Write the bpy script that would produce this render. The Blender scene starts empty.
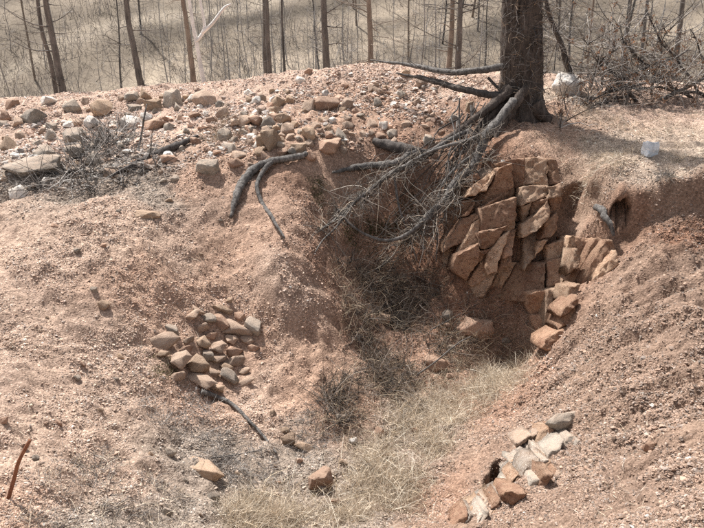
import bpy, math, random
import numpy as np
from mathutils import Vector, Matrix, Euler

# ------------------------------------------------------------------ camera, sky, sun, exposure
scene = bpy.context.scene
W_PX, H_PX, F_PX = 704.0, 528.0, 706.0
PITCH = math.radians(22.0)
CZ = 4.0                                    # eye height in world z (pit floor is near 0.6)

cam_data = bpy.data.cameras.new('camera')
cam_data.sensor_width = 36.0
cam_data.lens = 36.0 * F_PX / W_PX
cam_data.clip_start = 0.05
cam_data.clip_end = 1000.0
cam = bpy.data.objects.new('camera', cam_data)
scene.collection.objects.link(cam)
cam.location = (0, 0, CZ)
cam.rotation_euler = (math.radians(90) - PITCH, 0, 0)
scene.camera = cam
scene.cycles.use_denoising = False

SUN_AZ, SUN_EL = math.radians(-36), math.radians(57)
world = bpy.data.worlds.new('World')
scene.world = world
world.use_nodes = True
nt = world.node_tree
sky = nt.nodes.new('ShaderNodeTexSky')
sky.sky_type = 'NISHITA'
sky.sun_disc = False
sky.sun_elevation = SUN_EL
sky.sun_rotation = SUN_AZ
sky.dust_density = 3.0
sky.ozone_density = 0.6
bg = nt.nodes['Background']
bg.inputs['Strength'].default_value = 0.10
hs = nt.nodes.new('ShaderNodeHueSaturation')          # thin haze whitens the sky
hs.inputs['Saturation'].default_value = 0.4
nt.links.new(sky.outputs[0], hs.inputs['Color'])
nt.links.new(hs.outputs[0], bg.inputs[0])

sun_data = bpy.data.lights.new('sun', 'SUN')
sun_data.energy = 4.7
sun_data.angle = math.radians(2.0)
sun_data.color = (1.0, 0.965, 0.92)
sun = bpy.data.objects.new('sun', sun_data)
scene.collection.objects.link(sun)
sd = Vector((math.sin(SUN_AZ) * math.cos(SUN_EL), math.cos(SUN_AZ) * math.cos(SUN_EL), math.sin(SUN_EL)))
sun.rotation_euler = (-sd).to_track_quat('-Z', 'Y').to_euler()
sun.location = (-10, 12, 20)

vs = scene.view_settings
vs.view_transform = 'Standard'
vs.look = 'None'
vs.exposure = 0.84
vs.gamma = 1.0
vs.use_curve_mapping = False

# ------------------------------------------------------------------ helpers
rng = np.random.default_rng(11)
random.seed(5)
COL = scene.collection


def link(o, parent=None):
    COL.objects.link(o)
    if parent is not None:
        o.parent = parent
    return o


def tag(o, label=None, cat=None, group=None, kind=None):
    if label: o['label'] = label
    if cat: o['category'] = cat
    if group: o['group'] = group
    if kind: o['kind'] = kind
    return o


def empty(name, loc, label, cat, group=None):
    o = bpy.data.objects.new(name, None)
    o.empty_display_size = 0.1
    o.location = loc
    link(o)
    return tag(o, label, cat, group)


def px(u, v, Y):
    """point at forward distance Y on the line of sight through photograph pixel u, v"""
    du, dv = (u - W_PX / 2) / F_PX, (H_PX / 2 - v) / F_PX
    s = Y / (math.cos(PITCH) + dv * math.sin(PITCH))
    return Vector((s * du, Y, CZ + s * (dv * math.cos(PITCH) - math.sin(PITCH))))


def mesh_from(name, V, Fq=None, Ft=None, smooth=False):
    """fast mesh from numpy arrays: V (n,3), quads (m,4) and / or triangles (k,3)"""
    me = bpy.data.meshes.new(name)
    V = np.asarray(V, dtype=np.float32)
    loops, totals = [], []
    if Fq is not None and len(Fq):
        loops.append(np.asarray(Fq, dtype=np.int32).ravel()); totals.append(np.full(len(Fq), 4, np.int32))
    if Ft is not None and len(Ft):
        loops.append(np.asarray(Ft, dtype=np.int32).ravel()); totals.append(np.full(len(Ft), 3, np.int32))
    loops = np.concatenate(loops); totals = np.concatenate(totals)
    me.vertices.add(len(V)); me.vertices.foreach_set('co', V.ravel())
    me.loops.add(len(loops)); me.loops.foreach_set('vertex_index', loops)
    me.polygons.add(len(totals))
    starts = np.zeros(len(totals), np.int32); starts[1:] = np.cumsum(totals)[:-1]
    me.polygons.foreach_set('loop_start', starts)
    if smooth:
        me.polygons.foreach_set('use_smooth', np.ones(len(totals), bool))
    me.update(calc_edges=True)
    return me


def vcol(me, name, C):
    a = me.attributes.new(name, 'FLOAT_COLOR', 'POINT')
    C = np.asarray(C, dtype=np.float32)
    if C.shape[1] == 3:
        C = np.concatenate([C, np.ones((len(C), 1), np.float32)], 1)
    a.data.foreach_set('color', C.ravel())


# gradient noise, vectorised ------------------------------------------------
_perm = np.random.default_rng(3).permutation(4096).astype(np.int64)
_g3 = np.random.default_rng(4).normal(size=(4096, 3))
_g3 /= np.linalg.norm(_g3, axis=1)[:, None]


def noise3(P):
    P = np.asarray(P, dtype=np.float64)
    i = np.floor(P).astype(np.int64)
    f = P - i
    w = f * f * f * (f * (f * 6 - 15) + 10)
    out = 0.0
    for a in (0, 1):
        for b in (0, 1):
            for c in (0, 1):
                h = _perm[(_perm[(_perm[(i[:, 0] + a) & 4095] + i[:, 1] + b) & 4095] + i[:, 2] + c) & 4095]
                g = _g3[h]
                d = g[:, 0] * (f[:, 0] - a) + g[:, 1] * (f[:, 1] - b) + g[:, 2] * (f[:, 2] - c)
                wx = w[:, 0] if a else 1 - w[:, 0]
                wy = w[:, 1] if b else 1 - w[:, 1]
                wz = w[:, 2] if c else 1 - w[:, 2]
                out = out + d * wx * wy * wz
    return out * 1.5


def noise2(x, y, s, seed=0.0):
    return noise3(np.stack([x / s, y / s, np.full_like(x, seed + 0.37)], 1))


def sstep(a, b, x):
    t = np.clip((x - a) / (b - a), 0, 1)
    return t * t * (3 - 2 * t)


# ------------------------------------------------------------------ materials
def nodes_of(m):
    m.use_nodes = True
    n = m.node_tree.nodes
    return n, m.node_tree.links, n['Principled BSDF']


def N(n, kind, **kw):
    x = n.new(kind)
    for k, v in kw.items():
        setattr(x, k, v)
    return x


def mixc(n, l, a, b, fac, blend='MIX'):
    m = N(n, 'ShaderNodeMix', data_type='RGBA', blend_type=blend)
    for sock, val in ((m.inputs[6], a), (m.inputs[7], b), (m.inputs[0], fac)):
        if hasattr(val, 'node'):
            l.new(val, sock)
        elif isinstance(val, (int, float)):
            sock.default_value = val
        else:
            sock.default_value = (*val[:3], 1.0)
    return m.outputs[2]


def ramp(n, l, src, stops):
    r = N(n, 'ShaderNodeValToRGB')
    e = r.color_ramp.elements
    while len(e) < len(stops):
        e.new(0.5)
    for el, (p, c) in zip(e, stops):
        el.position = p
        el.color = (*c, 1.0) if len(c) == 3 else c
    l.new(src, r.inputs[0])
    return r.outputs[0]


def tex_noise(n, l, vec, scale, detail=4, rough=0.6):
    t = N(n, 'ShaderNodeTexNoise')
    t.inputs['Scale'].default_value = scale
    t.inputs['Detail'].default_value = detail
    t.inputs['Roughness'].default_value = rough
    l.new(vec, t.inputs['Vector'])
    return t.outputs['Fac']


def ground_material():
    m = bpy.data.materials.new('stony_soil')
    n, l, bs = nodes_of(m)
    co = N(n, 'ShaderNodeTexCoord').outputs['Object']
    soil = N(n, 'ShaderNodeAttribute', attribute_name='soil').outputs['Color']
    n1 = tex_noise(n, l, co, 5.0, 8, 0.7)
    n2 = tex_noise(n, l, co, 45.0, 5, 0.7)
    v1 = N(n, 'ShaderNodeTexVoronoi', feature='F1'); v1.inputs['Scale'].default_value = 75
    v1.inputs['Randomness'].default_value = 1.0
    for v in (v1,):
        l.new(co, v.inputs['Vector'])
    n0 = tex_noise(n, l, co, 0.9, 6, 0.65)
    g0 = ramp(n, l, n0, [(0.3, (0.72, 0.71, 0.72)), (0.7, (1.22, 1.22, 1.2))])
    soil = mixc(n, l, soil, g0, 0.75, 'MULTIPLY')
    g1 = ramp(n, l, n1, [(0.25, (0.62, 0.60, 0.58)), (0.5, (1, 1, 1)), (0.78, (1.25, 1.24, 1.22))])
    c = mixc(n, l, soil, g1, 1.0, 'MULTIPLY')
    g2 = ramp(n, l, n2, [(0.3, (0.6, 0.58, 0.56)), (0.7, (1.3, 1.3, 1.3))])
    c = mixc(n, l, c, g2, 0.75, 'MULTIPLY')
    bwn = N(n, 'ShaderNodeSeparateColor'); l.new(v1.outputs['Color'], bwn.inputs[0])
    g3 = ramp(n, l, bwn.outputs[0], [(0.0, (0.55, 0.53, 0.52)), (0.5, (1, 1, 1)), (0.9, (1.2, 1.2, 1.2)), (1.0, (1.7, 1.75, 1.8))])
    c = mixc(n, l, c, g3, 0.7, 'MULTIPLY')
    l.new(c, bs.inputs['Base Color'])
    bs.inputs['Roughness'].default_value = 0.95
    bs.inputs['Specular IOR Level'].default_value = 0.15
    # relief
    n3 = tex_noise(n, l, co, 110.0, 4, 0.75)
    ad = N(n, 'ShaderNodeMath', operation='MULTIPLY')
    l.new(v1.outputs['Distance'], ad.inputs[0]); l.new(n3, ad.inputs[1])
    sub = N(n, 'ShaderNodeMath', operation='SUBTRACT')
    l.new(n2, sub.inputs[0]); l.new(ad.outputs[0], sub.inputs[1])
    b = N(n, 'ShaderNodeBump'); b.inputs['Strength'].default_value = 0.8; b.inputs['Distance'].default_value = 0.014
    l.new(sub.outputs[0], b.inputs['Height'])
    l.new(b.outputs[0], bs.inputs['Normal'])
    return m


def rock_material(name, c1, c2, c3, crack=0.5, vein=None, split=0.0, dust=0.6):
    m = bpy.data.materials.new(name)
    n, l, bs = nodes_of(m)
    tc = N(n, 'ShaderNodeTexCoord').outputs['Object']
    oi = N(n, 'ShaderNodeObjectInfo')
    mp = N(n, 'ShaderNodeVectorMath', operation='ADD')
    sc = N(n, 'ShaderNodeVectorMath', operation='SCALE'); sc.inputs['Scale'].default_value = 37.0
    l.new(oi.outputs['Location'], sc.inputs[0])
    l.new(tc, mp.inputs[0]); l.new(sc.outputs[0], mp.inputs[1])
    co = mp.outputs[0]
    a = tex_noise(n, l, co, 1.3, 5, 0.62)
    b = tex_noise(n, l, co, 6.0, 6, 0.7)
    d = tex_noise(n, l, co, 20.0, 8, 0.78)
    c = mixc(n, l, c1, c2, ramp(n, l, a, [(0.35, (0, 0, 0)), (0.65, (1, 1, 1))]))
    c = mixc(n, l, c, c3, ramp(n, l, b, [(0.48, (0, 0, 0)), (0.72, (0.9, 0.9, 0.9))]))
    if vein:
        c = mixc(n, l, c, vein, ramp(n, l, d, [(0.55, (0, 0, 0)), (0.66, (1, 1, 1))]))
    g = ramp(n, l, d, [(0.3, (0.5, 0.48, 0.46)), (0.5, (0.95, 0.95, 0.95)), (0.72, (1.35, 1.34, 1.32))])
    c = mixc(n, l, c, g, 0.85, 'MULTIPLY')
    if split:
        ve = N(n, 'ShaderNodeTexVoronoi', feature='DISTANCE_TO_EDGE'); ve.inputs['Scale'].default_value = split
        wv = N(n, 'ShaderNodeVectorMath', operation='ADD'); nz = N(n, 'ShaderNodeTexNoise'); nz.inputs['Scale'].default_value = 3.0; l.new(co, nz.inputs['Vector'])
        l.new(co, wv.inputs[0]); l.new(nz.outputs['Color'], wv.inputs[1]); l.new(wv.outputs[0], ve.inputs['Vector'])
        cr = ramp(n, l, ve.outputs['Distance'], [(0.0, (0.3, 0.25, 0.22)), (0.035, (1, 1, 1))])
        c = mixc(n, l, c, cr, 0.8, 'MULTIPLY')
    rnd = ramp(n, l, oi.outputs['Random'], [(0.0, (0.72, 0.72, 0.72)), (1.0, (1.22, 1.18, 1.14))])
    c = mixc(n, l, c, rnd, 1.0, 'MULTIPLY')
    ge = N(n, 'ShaderNodeNewGeometry'); sx = N(n, 'ShaderNodeSeparateXYZ'); l.new(ge.outputs['Normal'], sx.inputs[0])
    mu = N(n, 'ShaderNodeMath', operation='MULTIPLY'); l.new(sx.outputs[2], mu.inputs[0]); l.new(b, mu.inputs[1])
    c = mixc(n, l, c, (0.44, 0.31, 0.225), ramp(n, l, mu.outputs[0], [(0.22, (0, 0, 0)), (0.6, (dust, dust, dust))]))     # soil dust lies on the tops
    l.new(c, bs.inputs['Base Color'])
    bs.inputs['Roughness'].default_value = 0.9
    bs.inputs['Specular IOR Level'].default_value = 0.2
    bp = N(n, 'ShaderNodeBump'); bp.inputs['Strength'].default_value = min(1.0, crack + 0.2); bp.inputs['Distance'].default_value = 0.016
    ad = N(n, 'ShaderNodeMath', operation='ADD')
    l.new(b, ad.inputs[0]); l.new(d, ad.inputs[1])
    l.new(ad.outputs[0], bp.inputs['Height'])
    l.new(bp.outputs[0], bs.inputs['Normal'])
    return m


def bark_material(name, c1, c2, scale=30.0, stretch=6.0, bump=0.6):
    m = bpy.data.materials.new(name)
    n, l, bs = nodes_of(m)
    co = N(n, 'ShaderNodeTexCoord').outputs['Object']
    mp = N(n, 'ShaderNodeMapping'); mp.inputs['Scale'].default_value = (1, 1, 1.0 / stretch)
    l.new(co, mp.inputs[0])
    a = tex_noise(n, l, mp.outputs[0], scale, 6, 0.7)
    b = tex_noise(n, l, co, 3.5, 4, 0.6)
    c = mixc(n, l, c1, c2, ramp(n, l, a, [(0.32, (0, 0, 0)), (0.68, (1, 1, 1))]))
    c = mixc(n, l, c, ramp(n, l, b, [(0.3, (0.65, 0.65, 0.65)), (0.7, (1.25, 1.22, 1.2))]), 0.9, 'MULTIPLY')
    l.new(c, bs.inputs['Base Color'])
    bs.inputs['Roughness'].default_value = 0.9
    bs.inputs['Specular IOR Level'].default_value = 0.15
    bp = N(n, 'ShaderNodeBump'); bp.inputs['Strength'].default_value = bump; bp.inputs['Distance'].default_value = 0.02
    l.new(a, bp.inputs['Height']); l.new(bp.outputs[0], bs.inputs['Normal'])
    return m


def attr_material(name, attr, kind='GEOMETRY', rough=0.9, transl=0.0):
    m = bpy.data.materials.new(name)
    n, l, bs = nodes_of(m)
    a = N(n, 'ShaderNodeAttribute', attribute_name=attr, attribute_type=kind)
    co = N(n, 'ShaderNodeTexCoord').outputs['Object']
    f = tex_noise(n, l, co, 40.0, 3, 0.6)
    c = mixc(n, l, a.outputs['Color'], ramp(n, l, f, [(0.3, (0.75, 0.75, 0.75)), (0.7, (1.2, 1.2, 1.2))]), 1.0, 'MULTIPLY')
    l.new(c, bs.inputs['Base Color'])
    bs.inputs['Roughness'].default_value = rough
    bs.inputs['Specular IOR Level'].default_value = 0.15
    if transl:
        t = N(n, 'ShaderNodeBsdfTranslucent'); l.new(c, t.inputs[0])
        mx = N(n, 'ShaderNodeMixShader'); mx.inputs[0].default_value = transl
        l.new(bs.outputs[0], mx.inputs[1]); l.new(t.outputs[0], mx.inputs[2])
        l.new(mx.outputs[0], n['Material Output'].inputs['Surface'])
    return m


MAT = {
    'ground': ground_material(),
    'rock_grey': rock_material('grey_rock', (0.39, 0.355, 0.31), (0.28, 0.25, 0.215), (0.50, 0.455, 0.395)),
    'rock_red': rock_material('red_rock', (0.44, 0.30, 0.225), (0.34, 0.21, 0.15), (0.50, 0.38, 0.30)),
    'rock_tan': rock_material('tan_rock', (0.44, 0.325, 0.23), (0.34, 0.245, 0.18), (0.48, 0.40, 0.31)),
    'rock_pink': rock_material('pinkish_rock', (0.47, 0.36, 0.285), (0.37, 0.27, 0.205), (0.52, 0.44, 0.37)),
    'rock_white': rock_material('white_rock', (0.80, 0.78, 0.74), (0.66, 0.58, 0.50), (0.84, 0.82, 0.79), dust=0.05),
    'rock_wall': rock_material('outcrop_rock', (0.46, 0.295, 0.20), (0.33, 0.19, 0.13), (0.52, 0.36, 0.25), 1.0, None, 1.4, dust=0.3),
    'rock_wall_pale': rock_material('pale_outcrop_rock', (0.56, 0.40, 0.285), (0.44, 0.28, 0.19), (0.62, 0.48, 0.36), 0.9, None, 1.2, dust=0.25),
    'rock_vein': rock_material('quartz_veined_rock', (0.50, 0.44, 0.38), (0.38, 0.29, 0.225), (0.56, 0.51, 0.46), 0.9, (0.74, 0.71, 0.67), dust=0.3),
    'bark': bark_material('larch_bark', (0.035, 0.028, 0.025), (0.165, 0.135, 0.115), 22, 4, 1.0),
    'dead_wood': bark_material('weathered_dead_wood', (0.045, 0.041, 0.038), (0.26, 0.245, 0.23), 34, 2.5, 1.0),
    'dark_wood': bark_material('charred_dark_wood', (0.04, 0.036, 0.034), (0.13, 0.115, 0.105), 40, 3, 0.6),
    'trunk_grey': bark_material('grey_trunk_bark', (0.075, 0.068, 0.063), (0.21, 0.19, 0.172), 20, 6, 0.6),
    'trunk_tan': bark_material('tan_trunk_bark', (0.16, 0.125, 0.10), (0.32, 0.265, 0.215), 20, 6, 0.5),
    'trunk_white': bark_material('bare_white_wood', (0.66, 0.63, 0.59), (0.82, 0.80, 0.77), 8, 3, 0.2),
    'sapling': bark_material('sapling_bark', (0.22, 0.205, 0.19), (0.42, 0.395, 0.37), 12, 4, 0.3),
    'rust': bark_material('rusty_iron', (0.14, 0.06, 0.035), (0.28, 0.14, 0.085), 60, 1, 0.4),
    'strand': attr_material('dry_plant', 'tint', 'GEOMETRY', 0.85, 0.25),
    'twig': attr_material('dry_twig', 'tint', 'GEOMETRY', 0.85, 0.0),
    'gravel': attr_material('gravel_stone', 'tint', 'INSTANCER', 0.92, 0.0),
}


def paper_material():
    m = bpy.data.materials.new('weathered_white_plastic')
    n, l, bs = nodes_of(m)
    co = N(n, 'ShaderNodeTexCoord').outputs['Object']
    a = tex_noise(n, l, co, 14, 4, 0.6)
    l.new(mixc(n, l, (0.50, 0.54, 0.58), (0.78, 0.79, 0.80), ramp(n, l, a, [(0.4, (0, 0, 0)), (0.6, (1, 1, 1))])), bs.inputs['Base Color'])
    bs.inputs['Roughness'].default_value = 0.45
    return m


MAT['plastic'] = paper_material()

# ------------------------------------------------------------------ the ground: control points read off the slopes of the pit
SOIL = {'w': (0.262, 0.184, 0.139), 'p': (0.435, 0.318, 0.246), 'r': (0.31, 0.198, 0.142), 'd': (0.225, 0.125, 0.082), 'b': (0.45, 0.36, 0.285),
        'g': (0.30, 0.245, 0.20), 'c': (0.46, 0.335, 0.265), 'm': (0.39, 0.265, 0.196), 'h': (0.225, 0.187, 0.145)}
CTRL = [
    # pit floor
    (430, 360, 5.9, 'r'), (400, 420, 5.0, 'g'), (370, 480, 4.25, 'g'), (330, 528, 3.7, 'g'), (470, 345, 6.1, 'r'), (510, 345, 6.2, 'r'),
    (540, 345, 5.9, 'r'), (500, 400, 5.1, 'r'), (450, 500, 3.9, 'r'),
    # rock wall and alcove
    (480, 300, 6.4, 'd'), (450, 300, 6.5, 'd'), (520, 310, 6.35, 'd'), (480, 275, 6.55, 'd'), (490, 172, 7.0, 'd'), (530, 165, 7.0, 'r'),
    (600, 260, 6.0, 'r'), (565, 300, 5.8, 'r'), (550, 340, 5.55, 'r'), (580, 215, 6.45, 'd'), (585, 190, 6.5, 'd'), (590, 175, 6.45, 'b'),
    # right rim and right slope
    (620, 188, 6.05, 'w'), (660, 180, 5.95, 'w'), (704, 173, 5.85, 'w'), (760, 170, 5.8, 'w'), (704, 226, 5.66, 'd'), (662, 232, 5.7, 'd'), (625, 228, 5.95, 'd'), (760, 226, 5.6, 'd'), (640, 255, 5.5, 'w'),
    (704, 265, 5.15, 'w'), (704, 340, 4.2, 'w'), (640, 330, 4.7, 'w'), (600, 360, 4.6, 'w'), (560, 370, 4.95, 'w'), (704, 430, 3.25, 'w'),
    (704, 528, 2.45, 'w'), (620, 440, 3.7, 'w'), (620, 528, 2.75, 'w'), (560, 440, 4.1, 'w'), (560, 528, 3.05, 'w'), (510, 480, 3.75, 'w'), (480, 528, 3.35, 'w'),
    (790, 300, 4.6, 'w'), (800, 420, 3.25, 'w'),
    # upper right flat
    (650, 165, 6.3, 'b'), (704, 162, 6.25, 'b'), (600, 168, 6.55, 'b'), (760, 160, 6.25, 'b'), (625, 178, 6.2, 'b'), (650, 150, 6.7, 'b'), (704, 150, 6.7, 'b'), (600, 150, 6.9, 'b'), (560, 140, 7.3, 'm'), (650, 110, 8.4, 'c'), (704, 100, 9.2, 'c'), (560, 100, 8.6, 'b'),
    (520, 112, 8.0, 'r'), (470, 115, 8.0, 'r'), (460, 90, 8.7, 'c'), (600, 80, 10.0, 'c'), (704, 85, 10.5, 'c'), (800, 95, 9.8, 'c'), (800, 150, 6.7, 'b'),
    # crest of the bank
    (440, 72, 9.6, 'c'), (350, 70, 9.6, 'c'), (270, 78, 10.0, 'c'), (200, 86, 10.4, 'c'), (130, 92, 10.6, 'c'), (60, 97, 10.8, 'c'), (0, 105, 10.8, 'c'), (-80, 112, 10.8, 'c'),
    # face of the bank
    (0, 150, 8.3, 'c'), (0, 188, 7.05, 'g'), (0, 204, 6.55, 'p'), (100, 178, 7.25, 'g'), (100, 197, 6.5, 'p'), (100, 140, 8.3, 'c'), (100, 110, 9.6, 'c'),
    (200, 165, 7.2, 'm'), (200, 120, 8.8, 'c'), (260, 140, 7.9, 'm'), (260, 100, 9.2, 'c'), (330, 150, 7.6, 'm'), (340, 100, 8.9, 'm'), (400, 110, 8.5, 'm'), (430, 130, 8.0, 'r'),
    (-80, 160, 8.0, 'c'), (-80, 210, 6.5, 'p'),
    # left slope
    (250, 190, 7.0, 'm'), (300, 190, 7.1, 'r'), (230, 250, 6.3, 'm'), (150, 230, 6.2, 'p'), (80, 250, 5.7, 'p'), (0, 250, 5.7, 'p'), (0, 300, 5.0, 'p'), (0, 400, 3.9, 'p'),
    (0, 470, 3.25, 'p'), (0, 528, 2.8, 'm'), (100, 350, 4.85, 'p'), (100, 440, 3.9, 'p'), (100, 528, 3.15, 'g'), (150, 300, 5.5, 'm'), (200, 310, 5.7, 'm'), (200, 380, 5.0, 'm'),
    (200, 450, 4.25, 'g'), (200, 528, 3.45, 'g'), (280, 258, 6.1, 'p'), (290, 300, 5.8, 'p'), (304, 335, 5.68, 'm'), (310, 366, 5.42, 'm'), (345, 330, 5.98, 'r'), (345, 290, 6.42, 'r'), (240, 330, 5.65, 'm'), (290, 225, 6.5, 'm'), (260, 390, 5.15, 'p'), (300, 400, 5.15, 'm'), (300, 450, 4.5, 'g'), (280, 520, 3.75, 'g'),
    (-100, 350, 4.4, 'p'), (-120, 500, 3.0, 'p'),
    # gully under the tree
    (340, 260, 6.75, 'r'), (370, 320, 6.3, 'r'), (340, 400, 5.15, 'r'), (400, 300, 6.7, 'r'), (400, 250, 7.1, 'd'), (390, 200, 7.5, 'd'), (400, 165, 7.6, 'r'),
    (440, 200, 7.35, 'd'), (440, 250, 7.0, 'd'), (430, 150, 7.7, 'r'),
]
pts, sc_cls = [], []
for u, v, Y, c in CTRL:
    pts.append(px(u, v, Y)); sc_cls.append(SOIL[c])
for x, y, z, c in [(0, 0.2, -1.65, 'm'), (0, 1.5, -2.2, 'm'), (0, 2.6, -3.0, 'm'), (-2, 0.2, -1.7, 'p'), (2, 0.2, -1.65, 'm'), (-2.2, 1.6, -2.2, 'p'), (1.2, 1.4, -1.9, 'm'), (-1, 2.4, -2.85, 'p'),
                   (-5, 0, -1.6, 'p'), (5, 0, -1.5, 'm'), (4.5, 3, -1.55, 'm'), (-5, 3, -1.9, 'p'), (-7, 6, -1.9, 'p'), (7, 6, -1.5, 'b'), (8, 9, -1.5, 'b'), (-9, 9, -1.8, 'c'),
                   (8, 12, -1.7, 'c'), (-9, 12, -2.1, 'c'), (0, 12, -1.75, 'c'), (-2.7, 6.85, -2.10, 'g'), (-3.6, 6.85, -2.16, 'g'), (-2.0, 7.0, -1.98, 'g'), (0, -3, -1.5, 'm'), (-7, -3, -1.5, 'p'), (7, -3, -1.5, 'm'), (4, 12, -1.7, 'c'), (-5, 12, -2.0, 'c')]:
    pts.append(Vector((x, y, CZ + z))); sc_cls.append(SOIL[c])
PC = np.array([p[:] for p in pts]); CC = np.array(sc_cls)


def tps_fit(P, val, lam):
    d = np.linalg.norm(P[:, None, :2] - P[None, :, :2], axis=2)
    K = np.where(d > 0, d * d * np.log(d + 1e-12), 0) + lam * np.eye(len(P))
    Q = np.concatenate([np.ones((len(P), 1)), P[:, :2]], 1)
    A = np.block([[K, Q], [Q.T, np.zeros((3, 3))]])
    return np.linalg.solve(A, np.concatenate([val, np.zeros(3)]))


RIM = np.array([px(*q)[:2] for q in ((570, 184, 6.35), (590, 186, 6.2), (620, 192, 6.02), (660, 182, 5.93), (704, 176, 5.84), (760, 171, 5.8), (850, 168, 5.75))])


def scarp(x, y, ragged=True):
    """the cut bank under the right rim: how far the ground has dropped at x, y"""
    x = np.asarray(x, float); y = np.asarray(y, float)
    d = np.interp(x, RIM[:, 0], RIM[:, 1]) - y
    if ragged:
        d = d + noise2(x, y, 0.35, 81) * 0.07 + noise2(x, y, 0.1, 82) * 0.03
    win = sstep(RIM[0, 0] - 0.1, RIM[1, 0] + 0.1, x) * (1 - sstep(4.5, 6.5, x))
    return 0.30 * win * sstep(-0.01, 0.075, d) * (1 - sstep(0.25, 1.5, d))


TPS = tps_fit(PC, PC[:, 2] + scarp(PC[:, 0], PC[:, 1], False), 0.002)


def smooth_height(x, y):
    out = np.empty_like(x)
    for s in range(0, len(x), 60000):
        xs, ys = x[s:s + 60000], y[s:s + 60000]
        d2 = (xs[:, None] - PC[None, :, 0]) ** 2 + (ys[:, None] - PC[None, :, 1]) ** 2
        out[s:s + 60000] = (0.5 * d2 * np.log(d2 + 1e-12)) @ TPS[:-3] + TPS[-3] + TPS[-2] * xs + TPS[-1] * ys
    return out


def far_height(x, y):
    t = y - 10.0
    base = CZ - 1.4 - 5.6 * sstep(0, 13, t) + 0.30 * np.maximum(0, t - 9.5) + 0.0016 * np.maximum(0, t - 12) ** 2
    base = np.minimum(base, CZ + 34 + 0.03 * t)
    amp = sstep(12, 30, y)
    return base + amp * (noise2(x, y, 17, 5) * 1.3 + noise2(x, y, 6, 6) * 0.35 + noise2(x, y, 1.6, 7) * 0.10) - amp * 0.012 * x


def height(x, y):
    near = smooth_height(np.clip(x, -9.5, 9), np.clip(y, -4, 13))
    far = far_height(x, y)
    near = near - scarp(x, y)
    w = sstep(10.3, 13.0, y)
    z = near * (1 - w) + far * w
    k = 1 - sstep(9, 14, y) * 0.5
    # clods, rills and stones in the soil
    z = z + k * (noise2(x, y, 0.9, 1) * 0.055 + noise2(x, y, 0.33, 2) * 0.045 + noise2(x, y, 0.13, 3) * 0.033 + noise2(x, y, 0.06, 4) * 0.02)
    near_k = 1 - sstep(8, 12, y)
    r = noise2(x, y, 0.2, 8)
    z = z - near_k * 0.035 * np.maximum(0, 0.18 - np.abs(r)) * (1 + noise2(x, y, 0.8, 9))
    right = sstep(1.0, 1.8, x) * (1 - sstep(5.4, 6.0, y))
    z = z + right * (noise3(np.stack([x * 0.9, (y + 0.28 * x) * 6.5, 0 * x + 3], 1)) * 0.075 + noise3(np.stack([x * 3.0, (y + 0.28 * x) * 15, 0 * x + 9], 1)) * 0.03)
    z = z + right * (noise2(x, y, 0.11, 13) * 0.035 + noise2(x, y, 0.05, 14) * 0.024)
    left = sstep(-0.2, -1.0, x) * (1 - sstep(5.8, 6.6, y))
    z = z + left * noise3(np.stack([(x + 0.5 * y) * 4.0, (y - 0.5 * x) * 1.2, 0 * x + 5], 1)) * 0.03
    return z


# tensor grid, fine near the pit and coarse beyond
ys = [-4.0]
while ys[-1] < 190:
    y = ys[-1]
    ys.append(y + (0.12 if y < 1.6 else (max(0.009, 0.0032 * y) if y < 11 else (0.0032 * 11 + (y - 11) * 0.012))))
ys = np.array(ys)
xs = [0.0]
while xs[-1] < 130:
    x = xs[-1]
    xs.append(x + (0.0165 if x < 4.2 else min(0.0165 + (x - 4.2) * 0.03, 3.0)))
xs = np.array(xs); xs = np.concatenate([-xs[:0:-1], xs])
GX, GY = np.meshgrid(xs, ys)
gx, gy = GX.ravel(), GY.ravel()
gz = height(gx, gy)
ZG = gz.reshape(GX.shape)
nx, ny = len(xs), len(ys)
idx = np.arange(nx * ny).reshape(ny, nx)
quads = np.stack([idx[:-1, :-1], idx[:-1, 1:], idx[1:, 1:], idx[1:, :-1]], -1).reshape(-1, 4)
me = mesh_from('ground', np.stack([gx, gy, gz], 1), quads, smooth=True)


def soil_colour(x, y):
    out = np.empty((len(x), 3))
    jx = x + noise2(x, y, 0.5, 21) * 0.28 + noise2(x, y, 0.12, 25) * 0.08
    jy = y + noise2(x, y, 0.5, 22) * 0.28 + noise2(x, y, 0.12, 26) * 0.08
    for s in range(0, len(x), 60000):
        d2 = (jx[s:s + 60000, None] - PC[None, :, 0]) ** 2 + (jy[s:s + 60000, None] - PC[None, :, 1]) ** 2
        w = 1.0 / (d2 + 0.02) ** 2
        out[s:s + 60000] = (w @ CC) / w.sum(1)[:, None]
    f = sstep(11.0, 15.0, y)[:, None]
    hill = np.array(SOIL['h'])[None] * (1 + 0.35 * noise2(x, y, 9, 31) + 0.3 * noise2(x, y, 2.2, 32))[:, None]
    hill = hill * (1 + 0.75 * noise3(np.stack([x / 14, (y - 0.5 * x) / 2.6, 0 * x + 4], 1)))[:, None]
    # a pale worn track climbs the far slope
    tr = np.exp(-((y - (34.5 + 0.95 * (x + 8.8) + 0.8 * np.sin(x * 0.4))) / 0.9) ** 2)[:, None] * 0.8
    hill = hill * (1 - tr) + np.array([0.34, 0.29, 0.23])[None] * tr
    out = out * (1 - f) + hill * f
    return np.clip(out, 0.02, 0.8)


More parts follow.
